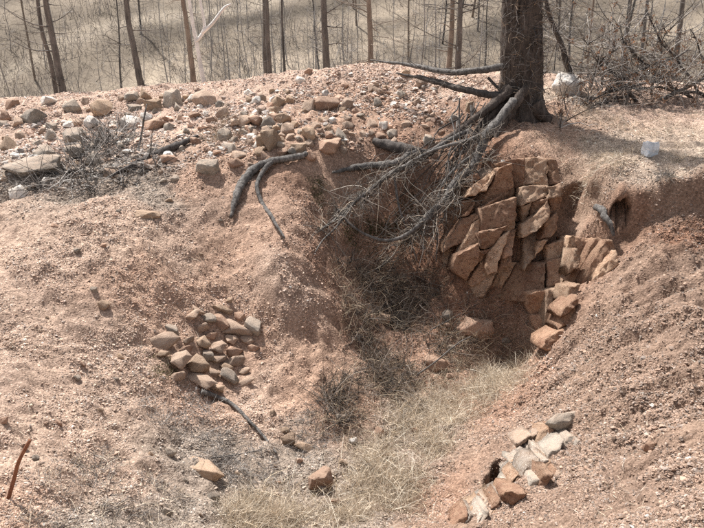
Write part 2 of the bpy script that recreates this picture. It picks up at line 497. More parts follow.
vcol(me, 'soil', soil_colour(gx, gy))
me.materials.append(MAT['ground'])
ground = link(bpy.data.objects.new('ground', me))
tag(ground, kind='structure')
bpy.context.view_layer.update()
o_ = Vector((0, 0, CZ))
HOLES = []
for u, v, r_, deep, down in ((580, 205, 0.21, 0.15, 0.05), (620, 213, 0.085, 0.30, 0.0), (501, 470, 0.07, 0.08, 0.22), (493, 482, 0.06, 0.05, 0.18)):     # the burrow in the rim, the hollow beside the ledge
    d_ = (px(u, v, 5.0) - o_).normalized()
    ok, c_, _, _ = ground.ray_cast(o_, d_)
    HOLES.append((c_.x, c_.y, r_ * 1.25 + 0.02))
    q_ = np.stack([gx, gy, gz], 1) - np.array(c_[:])
    along = q_ @ np.array(d_[:])
    off = np.linalg.norm(q_ - along[:, None] * np.array(d_[:])[None], axis=1)
    k_ = (1 - sstep(r_ * 0.6, r_ * 1.15, off)) * (np.abs(along) < 0.6)
    gx += d_.x * deep * k_; gy += (d_.y + 0.2) * deep * k_; gz += -down * k_
me.vertices.foreach_set('co', np.stack([gx, gy, gz], 1).astype(np.float32).ravel())
me.update()
bpy.context.view_layer.update()


def zat(x, y):
    x = np.atleast_1d(np.asarray(x, float)); y = np.atleast_1d(np.asarray(y, float))
    i = np.clip(np.searchsorted(xs, x) - 1, 0, nx - 2); j = np.clip(np.searchsorted(ys, y) - 1, 0, ny - 2)
    fx = np.clip((x - xs[i]) / (xs[i + 1] - xs[i]), 0, 1); fy = np.clip((y - ys[j]) / (ys[j + 1] - ys[j]), 0, 1)
    return (ZG[j, i] * (1 - fx) * (1 - fy) + ZG[j, i + 1] * fx * (1 - fy) + ZG[j + 1, i] * (1 - fx) * fy + ZG[j + 1, i + 1] * fx * fy)


def hit(u, v):
    """where the sight line through a photograph pixel meets the ground"""
    o = Vector((0, 0, CZ)); d = (px(u, v, 5.0) - o).normalized()
    ok, loc, nor, _ = ground.ray_cast(o, d)
    return (loc, nor) if ok else (px(u, v, 30.0), Vector((0, 0, 1)))


def mpp(p):
    """metres per photograph pixel at a point"""
    return math.hypot(p[1] * math.cos(PITCH) - (p[2] - CZ) * math.sin(PITCH), 0) / F_PX


# ------------------------------------------------------------------ gravel (loose stones too small to count)
def stone_nodes():
    ng = bpy.data.node_groups.new('gravel_scatter', 'GeometryNodeTree')
    ng.interface.new_socket('Geometry', in_out='INPUT', socket_type='NodeSocketGeometry')
    ng.interface.new_socket('Geometry', in_out='OUTPUT', socket_type='NodeSocketGeometry')
    n, l = ng.nodes, ng.links
    gi, go = n.new('NodeGroupInput'), n.new('NodeGroupOutput')
    gt = n.new('GeometryNodeGeometryToInstance')
    for k in range(5):
        ic = n.new('GeometryNodeMeshIcoSphere'); ic.inputs['Radius'].default_value = 1.0; ic.inputs['Subdivisions'].default_value = 2
        tn = n.new('ShaderNodeTexNoise'); tn.noise_dimensions = '4D'
        tn.inputs['W'].default_value = 3.7 * k + 1; tn.inputs['Scale'].default_value = 0.85; tn.inputs['Detail'].default_value = 1.0
        sb = n.new('ShaderNodeVectorMath'); sb.operation = 'SUBTRACT'; sb.inputs[1].default_value = (0.5, 0.5, 0.5)
        sc = n.new('ShaderNodeVectorMath'); sc.operation = 'SCALE'; sc.inputs['Scale'].default_value = 2.6
        l.new(tn.outputs['Color'], sb.inputs[0]); l.new(sb.outputs[0], sc.inputs[0])
        sp = n.new('GeometryNodeSetPosition')
        l.new(ic.outputs[0], sp.inputs['Geometry']); l.new(sc.outputs[0], sp.inputs['Offset'])
        sm = n.new('GeometryNodeSetMaterial'); sm.inputs['Material'].default_value = MAT['gravel']
        ss = n.new('GeometryNodeSetShadeSmooth'); ss.inputs['Shade Smooth'].default_value = False
        l.new(sp.outputs[0], sm.inputs[0]); l.new(sm.outputs[0], ss.inputs[0])
        l.new(ss.outputs[0], gt.inputs[0])
    ip = n.new('GeometryNodeInstanceOnPoints')
    l.new(gi.outputs[0], ip.inputs['Points']); l.new(gt.outputs[0], ip.inputs['Instance'])
    ip.inputs['Pick Instance'].default_value = True
    for name, typ, sock in (('pick', 'INT', 'Instance Index'), ('turn', 'FLOAT_VECTOR', 'Rotation'), ('size', 'FLOAT_VECTOR', 'Scale')):
        a = n.new('GeometryNodeInputNamedAttribute'); a.data_type = typ; a.inputs[0].default_value = name
        l.new(a.outputs[0], ip.inputs[sock])
    l.new(ip.outputs[0], go.inputs[0])
    return ng


LIP = np.array([hit(u, v)[0][:2] for u, v in ((-60, 208), (0, 203), (50, 196), (100, 191), (150, 181), (210, 170), (250, 165), (330, 162), (400, 150), (450, 130))])


def lip(x):
    return np.interp(x, LIP[:, 0], LIP[:, 1])


def make_gravel(count):
    Y = np.exp(rng.uniform(math.log(1.7), math.log(12.5), count))
    X = rng.uniform(-1, 1, count) * (0.6 * Y + 0.5)
    keep = np.clip(0.5 + noise2(X, Y, 0.6, 41) * 1.3 + noise2(X, Y, 0.17, 42) * 0.9, 0.06, 1) > rng.uniform(0, 1, count)
    for hx, hy, hr in HOLES:
        keep &= (X - hx) ** 2 + (Y - hy) ** 2 > hr ** 2
    X, Y = X[keep], Y[keep]
    m = len(X)
    bank = sstep(0.0, 0.35, Y - lip(X) + 0.25 * noise2(X, Y, 0.5, 43)) * (1 - 0.75 * sstep(8.8, 9.8, Y)) * (1 - sstep(1.0, 1.9, X))
    par = (1 - rng.uniform(0, 1, m)) ** (-1 / 3.3)
    s = np.minimum((0.0019 + 0.00028 * Y) * par, 0.0105 + 0.017 * bank) * (1 + 0.9 * bank + 0.35 * sstep(1.0, 1.8, X) * (1 - sstep(5.4, 6.0, Y)))
    Z = zat(X, Y) + s * 0.15
    me = bpy.data.meshes.new('gravel')
    me.vertices.add(m); me.vertices.foreach_set('co', np.stack([X, Y, Z], 1).astype(np.float32).ravel())
    base = soil_colour(X, Y)
    tone = np.clip(rng.normal(1.12, 0.36, m), 0.35, 2.1)[:, None]
    c = base * tone
    grey = (base.mean(1) * 1.12)[:, None] * np.array([1.03, 1.0, 0.95])[None] * tone
    gm = np.clip(rng.uniform(-0.6, 0.5, m) + 0.25 * bank, 0, 0.8)[:, None]
    c = c * (1 - gm) + grey * gm
    white = rng.uniform(0, 1, m) < (0.005 + 0.045 * bank)
    c[white] = np.array([0.60, 0.565, 0.52]) * rng.uniform(0.8, 1.15, (white.sum(), 1))
    vcol(me, 'tint', np.clip(c, 0.03, 0.75))
    a = me.attributes.new('pick', 'INT', 'POINT'); a.data.foreach_set('value', rng.integers(0, 5, m).astype(np.int32))
    a = me.attributes.new('turn', 'FLOAT_VECTOR', 'POINT'); a.data.foreach_set('vector', (rng.uniform(0, 6.28, (m, 3)) * np.array([0.16, 0.16, 1]) - np.array([0.5, 0.5, 0])).astype(np.float32).ravel())
    S = s[:, None] * rng.uniform(0.65, 1.3, (m, 3)) * np.array([1.1, 1.0, 0.55])
    a = me.attributes.new('size', 'FLOAT_VECTOR', 'POINT'); a.data.foreach_set('vector', S.astype(np.float32).ravel())
    o = link(bpy.data.objects.new('gravel', me))
    me.materials.append(MAT['gravel'])
    tag(o, 'loose pinkish gravel and small chips scattered over the bare soil', 'gravel', kind='stuff')
    mod = o.modifiers.new('scatter', 'NODES'); mod.node_group = stone_nodes()
    return o


make_gravel(760000)

# ------------------------------------------------------------------ rocks
def ico(sub):
    import bmesh
    bm = bmesh.new(); bmesh.ops.create_icosphere(bm, subdivisions=sub, radius=1.0)
    V = np.array([v.co[:] for v in bm.verts]); F = np.array([[v.index for v in f.verts] for f in bm.faces]); bm.free()
    return V, F


ICO = {2: ico(2), 3: ico(3), 4: ico(4)}


def rock_mesh(name, seed, dims=(1, 1, 1), planes=11, sub=3, box=0.3, rough=0.045, cut=None):
    """angular broken stone about 2 x dims across: the hull of scattered corners, edges chipped, faces roughened"""
    import bmesh
    r = np.random.default_rng(seed)
    q = r.normal(size=(planes + 5, 3)); q /= np.linalg.norm(q, axis=1)[:, None]
    q = q * (1 - box) + q / np.abs(q).max(1)[:, None] * box
    q *= r.uniform(0.82, 1.0, (len(q), 1))
    if box >= 0.6:
        c = np.array([(x, y, z) for x in (-1, 1) for y in (-1, 1) for z in (-1, 1)], float) * r.uniform(0.62, 1.0, (8, 3))
        q = np.concatenate([c, q[:4]])
    bm = bmesh.new()
    for p in q:
        bm.verts.new(p)
    h = bmesh.ops.convex_hull(bm, input=bm.verts[:])
    bmesh.ops.delete(bm, geom=[v for v in bm.verts if not v.link_faces], context='VERTS')
    bmesh.ops.dissolve_limit(bm, angle_limit=math.radians(9), verts=bm.verts[:], edges=bm.edges[:])
    bmesh.ops.bevel(bm, geom=bm.edges[:], offset=0.022, segments=1, affect='EDGES')
    bmesh.ops.triangulate(bm, faces=bm.faces[:])
    for _ in range(sub - 2):
        long_ = [e for e in bm.edges if e.calc_length() > (0.34, 0.2, 0.13)[_]]
        bmesh.ops.subdivide_edges(bm, edges=long_, cuts=1 if _ else 2)
        bmesh.ops.triangulate(bm, faces=bm.faces[:])
    bm.verts.index_update()
    V = np.array([v.co[:] for v in bm.verts]); F = np.array([[v.index for v in f.verts] for f in bm.faces]); bm.free()
    V = V * (1 + noise3(V * 1.7 + seed * 7.1)[:, None] * rough * 2.2 + noise3(V * 5.0 + seed * 3.3)[:, None] * rough * 1.2 - np.maximum(0, 0.12 - np.abs(noise3(V * 2.3 + seed * 1.9)))[:, None] * rough * 2.5 + noise3(V * 13.0 + seed)[:, None] * rough * 0.5)
    V = V + np.stack([noise3(V * 7 + seed), noise3(V * 7 + seed + 30), noise3(V * 7 + seed + 60)], 1) * rough * 0.7
    lo, hi = V.min(0), V.max(0)
    V = (V - (lo + hi) / 2) / ((hi - lo) / 2) * np.array(dims)
    return mesh_from(name, V, None, F)


ROCKS = [rock_mesh('stone', 100 + k, d, planes=int(9 + k % 5), sub=3) for k, d in enumerate(
    [(1, .8, .55), (1, .7, .6), (1, .9, .7), (1, .6, .4), (1, .75, .8), (1, .85, .45), (1, .65, .65), (1, .95, .5), (1, .7, .35), (1, .8, .75), (1, .6, .55), (1, .9, .6)])]
for r_ in ROCKS:
    r_.materials.append(MAT['rock_grey'])


def rock_object(name, mesh, loc, scale, rot, mat, parent=None):
    o = bpy.data.objects.new(name, mesh)
    link(o, parent)
    o.location = loc; o.rotation_euler = rot; o.scale = scale if hasattr(scale, '__len__') else (scale,) * 3
    o.material_slots[0].link = 'OBJECT'; o.material_slots[0].material = MAT[mat]
    return o


def place_rock(u, v, w, h, mat, label, cat='rock', group=None, mesh=None, rz=None, tilt=0.35, sink=0.25, name='rock', roll=0.0):
    """a stone seen at pixel u, v (its middle) about w x h pixels"""
    p, nrm = hit(u, v + h * 0.3)
    k = mpp(p)
    a = w * k / 2
    me = mesh or ROCKS[rng.integers(len(ROCKS))]
    co = np.empty(len(me.vertices) * 3, np.float32); me.vertices.foreach_get('co', co)
    half = np.abs(co.reshape(-1, 3)).max(0)
    rot = Euler((rng.uniform(-tilt, tilt), roll + rng.uniform(-tilt, tilt), rng.uniform(-0.5, 0.5) if rz is None else rz))
    phi = math.atan2(CZ - p.z, p.y)
    sy = max(0.42, min(0.9, 0.42 * (h / w) / math.sin(phi)))
    hz = max(0.3, min(1.3, ((h / w) - sy * math.sin(phi) * 0.9) / math.cos(phi) / (1 - sink)))
    s = (a / half[0], a * sy / half[1], a * hz / half[2])
    loc = p + Vector((0, a * 0.2, a * hz * (1 - 2 * sink)))
    o = rock_object(name, me, loc, s, rot, mat)
    tag(o, label, cat, group)
    return o


# named rocks -------------------------------------------------------------
HERO = [
    (30, 166, 56, 24, 'rock_grey', 'broad flat grey boulder jutting out of the bank above the dry trench', 0.1),
    (44, 153, 22, 16, 'rock_grey', 'squat grey stone resting just above the broad flat boulder', None),
    (72, 137, 34, 20, 'rock_grey', 'long slanting grey stone pointing down towards the tangled twigs', -0.5),
    (92, 123, 18, 14, 'rock_white', 'whitish stone at the upper end of the long slanting grey stone', None),
    (72, 107, 20, 15, 'rock_grey', 'dark grey stone at the foot of the twin trunks', None),
    (47, 101, 16, 9, 'rock_white', 'white flat stone beside the foot of the twin trunks', None),
    (12, 105, 15, 10, 'rock_red', 'brown stone alone on the pale crest of the bank', None),
    (74, 151, 20, 14, 'rock_grey', 'pale pointed stone wedged above the tangled dry twigs', None),
    (94, 160, 17, 17, 'rock_grey', 'upright grey stone half hidden in the tangled dry twigs', None),
    (132, 98, 16, 11, 'rock_grey', 'lichen grey stone at the foot of the leaning dark trunk', None),
    (153, 106, 18, 13, 'rock_tan', 'blocky tan stone below the foot of the leaning dark trunk', None),
    (155, 124, 22, 15, 'rock_red', 'reddish slab stone standing out of the rubble above the charred log', None),
    (208, 167, 26, 18, 'rock_grey', 'large grey mottled stone where the bank meets the left slope', 0.5),
    (224, 134, 17, 13, 'rock_grey', 'weathered grey stone in the dry weeds above the mottled stone', None),
    (262, 139, 12, 24, 'rock_tan', 'slanting olive tan block standing above the forked grey root', None),
    (271, 140, 20, 23, 'rock_tan', 'thick tan block leaning on end above the forked grey root', 0.8),
    (258, 142, 9, 16, 'rock_white', 'white stone tucked against the slanting olive tan block', None),
    (308, 135, 15, 15, 'rock_tan', 'pale holed stone at the top end of the forked grey root', None),
    (330, 146, 26, 15, 'rock_red', 'flat pinkish stone beside the pale holed stone', None),
    (283, 119, 16, 12, 'rock_tan', 'tan stone above the thick leaning block', None),
    (328, 105, 24, 17, 'rock_red', 'big rounded pink stone half buried high on the bank', None),
    (308, 72, 9, 7, 'rock_red', 'small reddish stone sitting on the very crest of the bank', None),
    (300, 81, 11, 7, 'rock_white', 'white stone just under the crest of the bank', None),
    (332, 121, 9, 7, 'rock_white', 'bright white stone below the big rounded pink stone', None),
    (383, 125, 10, 8, 'rock_white', 'bright white chip above the black log stub', None),
    (470, 107, 11, 13, 'rock_tan', 'pale stone held among the larch roots', None),
    (147, 215, 26, 10, 'rock_tan', 'pale flat stone lying alone on the left slope', 0.25),
    (103, 304, 14, 12, 'rock_tan', 'lone square tan stone on the lower left slope', None),
    (204, 469, 46, 19, 'rock_tan', 'wedge shaped tan rock lying in the dry weeds at the slope foot', -0.4),
    (475, 327, 38, 26, 'rock_red', 'flat topped reddish boulder on the pit floor below the outcrop', 0.15),
    (435, 364, 26, 14, 'rock_red', 'low reddish stone at the edge of the pale dry grass', None),
    (383, 318, 17, 13, 'rock_tan', 'tan stone lying in the dark gully litter', None),
    (288, 440, 15, 14, 'rock_tan', 'upright tan stone near the lower end of the bent grey stick', None),
    (305, 447, 22, 11, 'rock_tan', 'flat tan stone beside the upright one near the bent stick', None),
    (321, 481, 26, 28, 'rock_red', 'rounded brown stone among the pale grass on the pit floor', None),
    (341, 418, 13, 11, 'rock_grey', 'small grey stone in the dark weeds of the gully mouth', None),
    (354, 441, 10, 8, 'rock_white', 'white stone in the pale grass on the pit floor', None),
    (566, 86, 34, 24, 'rock_white', 'big white sunlit quartz stone beside the larch trunk', 0.2),
    (541, 90, 9, 8, 'rock_white', 'small white stone between the larch trunk and the quartz stone', None),
    (562, 422, 32, 24, 'rock_grey', 'grey block perched at the top of the quartz veined ledge', 0.4),
    (508, 166, 16, 14, 'rock_white', 'small white stone sitting on top of the outcrop', None),
    (541, 164, 23, 18, 'rock_pink', 'pale squarish block at the top edge of the outcrop', 0.1),
    (486, 172, 22, 14, 'rock_pink', 'pale stone in the soil above the outcrop beside the dead limb', None),
    (405, 73, 11, 8, 'rock_tan', 'small tan stone between the two long bare limbs', None),
    (650, 447, 16, 14, 'rock_red', 'brown stone half sunk in the right slope', None),
]
hero_objs = []
for k, (u, v, w, h, mat, label, rz) in enumerate(HERO):
    me_ = rock_mesh('rock', 300 + k, (1, 0.8, 0.6), planes=9 + k % 4, sub=4 if w > 22 else 3, box=0.4, rough=0.045)
    me_.materials.append(MAT[mat])
    o = place_rock(u, v, w, h, mat, label, mesh=me_, rz=rz, tilt=0.2)
    if 'quartz stone beside' in label:
        o.rotation_euler.x = 0.5; o.location += Vector((0, -0.05, 0.0))
    hero_objs.append((u, v, w))

# the heap of broken stones on the left slope
PILE = [(180, 361, 26, 23), (199, 366, 24, 20), (166, 341, 28, 20), (222, 323, 26, 17), (237, 330, 32, 20), (253, 327, 20, 16), (218, 348, 20, 15), (203, 344, 15, 14),
        (219, 359, 17, 12), (235, 352, 18, 13), (235, 362, 20, 13), (229, 377, 20, 13), (199, 381, 38, 13), (216, 389, 22, 10), (246, 382, 20, 8), (254, 348, 13, 8),
        (202, 328, 16, 13), (210, 319, 13, 10), (192, 316, 20, 12), (222, 310, 20, 10), (198, 311, 14, 10), (186, 350, 16, 11), (189, 340, 12, 9), (208, 356, 12, 12),
        (247, 341, 15, 9), (226, 368, 14, 10), (213, 372, 15, 10), (240, 316, 14, 9), (177, 377, 18, 12), (172, 330, 16, 9), (231, 340, 14, 11), (163, 355, 13, 9), (245, 371, 12, 9), (212, 336, 13, 10)]
PM = ['rock_pink', 'rock_tan', 'rock_pink', 'rock_red', 'rock_pink', 'rock_grey']
PROCKS = [rock_mesh('stone', 500 + k, d, planes=7 + k % 4, sub=3, box=0.45, rough=0.035) for k, d in enumerate([(1, .8, .6), (1, .7, .5), (1, .9, .8), (1, .65, .45), (1, .8, .7), (1, .7, .75)])]
for r_ in PROCKS:
    r_.materials.append(MAT['rock_tan'])
for k, (u, v, w, h) in enumerate(PILE):
    mt = PM[k % 6]
    c_ = {'rock_pink': 'pinkish', 'rock_tan': 'tan', 'rock_red': 'reddish', 'rock_grey': 'greyish'}[mt]
    size = 'small' if w < 15 else ('mid-sized' if w < 22 else 'large')
    where = 'at the uphill edge of' if v < 326 else ('at the downhill edge of' if v > 372 else ('on the side facing the gully of' if u > 236 else ('on the outer side of' if u < 188 else 'in the middle of')))
    lab = size + ' ' + c_ + ' angular stone ' + where + ' the stone heap'
    place_rock(u, v, w * 1.02, h * 1.05, mt, lab, group=lab.replace('stone ', 'stones ', 1), mesh=PROCKS[k % 6], tilt=0.5, sink=rng.uniform(0.08, 0.25))

# rubble of the bank ---------------------------------------------------------
LANDMARKS = [(30, 166, 'broad flat boulder'), (110, 165, 'tangled dead twigs'), (70, 137, 'long slanting grey stone'), (60, 98, 'pair of close trunks'), (143, 94, 'leaning dark trunk'),
             (200, 92, 'white barkless stem'), (165, 150, 'charred log'), (208, 167, 'large mottled stone'), (230, 125, 'dry brown weeds'), (270, 140, 'thick leaning tan block'), (250, 170, 'forked root'),
             (308, 135, 'pale holed stone'), (328, 104, 'big rounded pink stone'), (268, 82, 'touching pair of trunks'), (327, 75, 'stout grey trunk'), (370, 75, 'straight brown trunk'), (395, 147, 'black log stub'),
             (440, 88, 'long bare dark limb'), (440, 72, 'curved level limb'), (470, 110, 'larch roots'), (340, 165, 'level root in the bank'),
             (147, 215, 'lone pale flat stone'), (103, 304, 'lone square tan stone'), (205, 340, 'stone heap'), (18, 470, 'rusty rod'), (20, 300, 'bare outer slope'), (240, 250, 'end of the forked root'),
             (204, 469, 'wedge shaped rock'), (240, 420, 'bent grey stick'), (321, 481, 'rounded brown stone'), (475, 327, 'flat topped boulder'), (383, 318, 'dark gully litter'), (440, 364, 'low reddish stone'), (420, 430, 'matted pale grass')]
HUE = {'rock_grey': 'grey', 'rock_red': 'reddish', 'rock_tan': 'tan', 'rock_white': 'whitish', 'rock_pink': 'pinkish'}
taken = [(u, v, w) for u, v, w in hero_objs]


def inpoly(u, v, poly):
    c = False
    j = len(poly) - 1
    for i in range(len(poly)):
        if (poly[i][1] > v) != (poly[j][1] > v) and u < (poly[j][0] - poly[i][0]) * (v - poly[i][1]) / (poly[j][1] - poly[i][1]) + poly[i][0]:
            c = not c
        j = i
    return c


def strew(poly, count, wmin, wmax, mats, place, gap=0.62, tries=6000, aspect=(0.5, 0.85)):
    us, vs_ = [p[0] for p in poly], [p[1] for p in poly]
    made = 0
    for _ in range(tries):
        if made >= count: break
        u, v = rng.uniform(min(us), max(us)), rng.uniform(min(vs_), max(vs_))
        if not inpoly(u, v, poly): continue
        w = min(wmax, wmin * (1 - rng.uniform()) ** (-1 / 2.2))
        if any((u - a) ** 2 + ((v - b) * 1.5) ** 2 < (gap * (w + c) / 2) ** 2 for a, b, c in taken): continue
        taken.append((u, v, w))
        mt = mats[rng.integers(len(mats))]
        near = min(LANDMARKS, key=lambda q: (q[0] - u) ** 2 + (q[1] - v) ** 2)[2]
        asp = rng.uniform(*aspect)
        lab = ('small' if w < wmin * 1.25 else ('mid-sized' if w < wmin * 1.7 else 'large')) + ' ' + HUE[mt] + (' flat' if asp < 0.6 else ' blocky') + ' stone ' + place + ' near the ' + near
        place_rock(u, v, w, w * asp, mt, lab, group=lab.replace('stone', 'stones', 1), tilt=0.55, sink=rng.uniform(0.26, 0.48))
        made += 1


BANK = [(0, 118), (60, 103), (130, 95), (200, 95), (250, 98), (300, 90), (330, 95), (350, 160), (250, 165), (200, 180), (160, 185), (95, 185), (0, 195)]
MIX = ['rock_grey', 'rock_pink', 'rock_tan', 'rock_grey', 'rock_pink', 'rock_red', 'rock_grey', 'rock_pink', 'rock_white']
strew(BANK, 112, 7.5, 22, MIX, 'in the bank rubble')
strew([(330, 85), (440, 80), (480, 110), (440, 150), (350, 150)], 34, 6, 12, ['rock_grey', 'rock_pink', 'rock_pink', 'rock_red'], 'in the bank rubble')
strew([(0, 112), (130, 99), (300, 84), (440, 80), (440, 100), (300, 100), (0, 130)], 18, 6, 10, ['rock_tan', 'rock_white', 'rock_pink'], 'in the bank rubble')
strew([(235, 100), (345, 95), (350, 155), (300, 160), (235, 165)], 26, 8, 17, ['rock_red', 'rock_pink', 'rock_tan', 'rock_grey'], 'in the bank rubble', gap=0.5)
strew([(0, 215), (200, 190), (280, 250), (240, 300), (150, 310), (100, 420), (0, 500)], 24, 5, 9, ['rock_tan', 'rock_red', 'rock_grey'], 'loose on the slope')
strew([(130, 400), (260, 400), (330, 440), (430, 350), (440, 300), (520, 350), (480, 400), (300, 528), (150, 528)], 30, 6, 13, ['rock_tan', 'rock_red', 'rock_grey'], 'in the pit')

# the outcrop in the pit wall --------------------------------------------------

def clip_half(poly, p, n):
    """keep the part of a convex polygon where (q - p) . n <= 0"""
    out = []
    for i in range(len(poly)):
        a, b_ = poly[i], poly[(i + 1) % len(poly)]
        da = (a[0] - p[0]) * n[0] + (a[1] - p[1]) * n[1]; db = (b_[0] - p[0]) * n[0] + (b_[1] - p[1]) * n[1]
        if da <= 0: out.append(a)
        if (da < 0 < db) or (db < 0 < da):
            t = da / (da - db)
            out.append((a[0] + (b_[0] - a[0]) * t, a[1] + (b_[1] - a[1]) * t))
    return out


def split_joints(poly, r, dirs, big, small, depth=0):
    """break a convex patch along two joint sets until the pieces are small"""
    us = [q[0] for q in poly]; vs_ = [q[1] for q in poly]
    w, h = max(us) - min(us), max(vs_) - min(vs_)
    lim = r.uniform(small, big)
    if depth > 7 or max(w, h) < lim:
        return [poly]
    a = dirs[0] if w > h * r.uniform(0.45, 0.85) else dirs[1]      # cut across the longer side, tall pieces last longest
    a = a + r.normal() * 0.27
    n = (math.cos(a), math.sin(a))
    f = r.uniform(0.32, 0.68)
    c = (min(us) + w * (f if abs(n[0]) > 0.5 else 0.5), min(vs_) + h * (f if abs(n[1]) >= 0.5 else 0.5))
    A = clip_half(poly, c, n); B = clip_half(poly, c, (-n[0], -n[1]))
    out = []
    for p in (A, B):
        if len(p) >= 3:
            out += split_joints(p, r, dirs, big, small, depth + 1)
    return out


def fractured_face(root, regions, facing, spread, pull, deep, gap, mats, rough, seed, big, small, dirs=(0.12, 1.35)):
    """bedrock broken along its joints: one close-fitting block for each piece"""
    import bmesh
    r = np.random.default_rng(seed)
    eye = Vector((0, 0, CZ))
    pieces = [(p, e) for reg, e in regions for p in split_joints(reg, r, dirs, big, small)]
    for k, (poly, ext) in enumerate(pieces):
        u = sum(q[0] for q in poly) / len(poly); v = sum(q[1] for q in poly) / len(poly)
        poly = [(u + (q[0] - u) * (1 - gap / max(4.0, math.hypot(q[0] - u, q[1] - v))), v + (q[1] - v) * (1 - gap / max(4.0, math.hypot(q[0] - u, q[1] - v)))) for q in poly]
        if len(poly) < 3: continue
        ring = []
        for i in range(len(poly)):                               # irregular joint lines
            a, b_ = poly[i], poly[(i + 1) % len(poly)]
            ring.append((a[0] + r.normal() * 0.7, a[1] + r.normal() * 0.7))
            if math.hypot(a[0] - b_[0], a[1] - b_[1]) > 9:
                ring.append(((a[0] + b_[0]) / 2 + r.normal() * 1.1, (a[1] + b_[1]) / 2 + r.normal() * 1.1))
        c = hit(u, v)[0]
        c = c + (eye - c).normalized() * (pull + r.normal() * spread[0] + ext)
        nv = Vector(facing) + Vector((r.normal(), r.normal() * 0.4, r.normal())) * spread[1]
        nv.normalize()
        front = []
        for q in ring:
            d = (px(q[0], q[1], 5.0) - eye).normalized()
            t = (c - eye).dot(nv) / d.dot(nv)
            p = eye + d * t
            off = p - c
            if off.length > 0.32: p = c + off * (0.32 / off.length)
            front.append(p)
        bm = bmesh.new()
        back = Vector((0.12 * facing[0], 1.0, -0.35)).normalized() * deep
        fv = [bm.verts.new((p - c) * 5.0) for p in front]
        bv = [bm.verts.new((p - c + back) * 5.0) for p in front]
        n = len(fv)
        try:
            bm.faces.new(fv[::-1])
            bm.faces.new(bv)
            for i in range(n):
                bm.faces.new((fv[i], fv[(i + 1) % n], bv[(i + 1) % n], bv[i]))
        except ValueError:
            bm.free(); continue
        bmesh.ops.recalc_face_normals(bm, faces=bm.faces[:])
        cut_e = [e for e in bm.edges if e.verts[0] in fv and e.verts[1] in fv]
        bmesh.ops.bevel(bm, geom=cut_e, offset=0.03, segments=1, affect='EDGES')
        bmesh.ops.triangulate(bm, faces=bm.faces[:])
        for lim in (0.30, 0.16, 0.09):
            e_ = [e for e in bm.edges if e.calc_length() > lim and min(q.co.dot(back) for q in e.verts) < 0.1]
            bmesh.ops.subdivide_edges(bm, edges=e_, cuts=1)
            bmesh.ops.triangulate(bm, faces=bm.faces[:])
        bm.verts.index_update()
        V = np.array([q.co[:] for q in bm.verts]); F = np.array([[q.index for q in f.verts] for f in bm.faces]); bm.free()
        Vs = V + k * 11.3
        step = np.floor(noise3(Vs * 1.1) * 5.0) / 5.0             # flat spalls at different depths
        nn = np.array(nv[:])[None]
        fr = np.clip(1 - (V @ np.array(back[:])) / (deep * deep * 5) * 3, 0, 1)[:, None]
        V = V + nn * (step * 0.9 + noise3(Vs * 3.0) * 0.5 + noise3(Vs * 8.0) * 0.30 + noise3(Vs * 17.0) * 0.18)[:, None] * rough * fr
        V = V + np.stack([noise3(Vs * 4 + 9), noise3(Vs * 4 + 39), noise3(Vs * 4 + 69)], 1) * rough * 0.4
        me_ = mesh_from('rock_block', V, None, F)
        me_.materials.append(MAT['rock_wall_pale' if abs(ext - 0.08) < 1e-6 and r.uniform() < 0.7 else mats[int(r.integers(len(mats)))]])
        o = link(bpy.data.objects.new('rock_block', me_), root)
        o.location = c - root.location
        o.scale = (0.2, 0.2, 0.2)


out_root = empty('rock_outcrop', hit(505, 300)[0], 'reddish fractured rock outcrop in the pit wall below the larch', 'outcrop')
FACES = [([(444, 205), (462, 178), (512, 163), (517, 200), (512, 262), (472, 287), (443, 262)], 0.065), ([(524, 158), (556, 158), (563, 190), (557, 228), (538, 254), (524, 272), (521, 200)], 0.08),
         ([(466, 276), (512, 262), (546, 262), (546, 302), (520, 302), (476, 298)], 0.0), ([(546, 246), (572, 236), (614, 240), (619, 264), (592, 284), (548, 287)], 0.05),
         ([(528, 294), (580, 284), (577, 306), (567, 348), (546, 352), (530, 314)], 0.03), ([(512, 205), (523, 200), (524, 262), (512, 262)], -0.05), ([(498, 162), (526, 158), (524, 185), (512, 190)], 0.02)]
fractured_face(out_root, FACES, (-0.45, -1.0, 0.28), (0.065, 0.32), 0.10, 0.36, 0.3, ['rock_wall', 'rock_wall', 'rock_wall_pale'], 0.14, 21, 62, 24, (0.3, 1.12))

# the quartz veined ledge low on the right slope --------------------------------
led = empty('veined_ledge', hit(530, 470)[0], 'whitish quartz veined rock ledge breaking out of the right slope', 'rock ledge')
LFACES = [([(514, 444), (536, 432), (562, 428), (580, 441), (575, 456), (548, 462), (520, 462)], 0.0), ([(510, 462), (548, 460), (560, 472), (562, 486), (538, 496), (506, 494)], 0.02), ([(504, 492), (530, 494), (505, 512), (480, 530), (452, 530), (470, 512)], 0.0)]
fractured_face(led, LFACES, (-0.30, -0.9, 0.55), (0.025, 0.3), -0.005, 0.25, 0.2, ['rock_vein', 'rock_pink', 'rock_wall', 'rock_wall_pale', 'rock_grey'], 0.12, 22, 36, 14, (0.5, 1.9))

# ------------------------------------------------------------------ wood: tubes, trees, limbs
def catmull(P, R, n):
    P = [Vector(p) for p in P]
    Q = [P[0] * 2 - P[1]] + P + [P[-1] * 2 - P[-2]]
    out, rr = [], []
    for i in range(len(P) - 1):
        p0, p1, p2, p3 = Q[i:i + 4]
        for k in range(n):
            t = k / n
            out.append(0.5 * ((2 * p1) + (p2 - p0) * t + (2 * p0 - 5 * p1 + 4 * p2 - p3) * t * t + (3 * p1 - p0 - 3 * p2 + p3) * t ** 3))
            rr.append(R[i] * (1 - t) + R[i + 1] * t)
    out.append(P[-1]); rr.append(R[-1])
    return out, rr


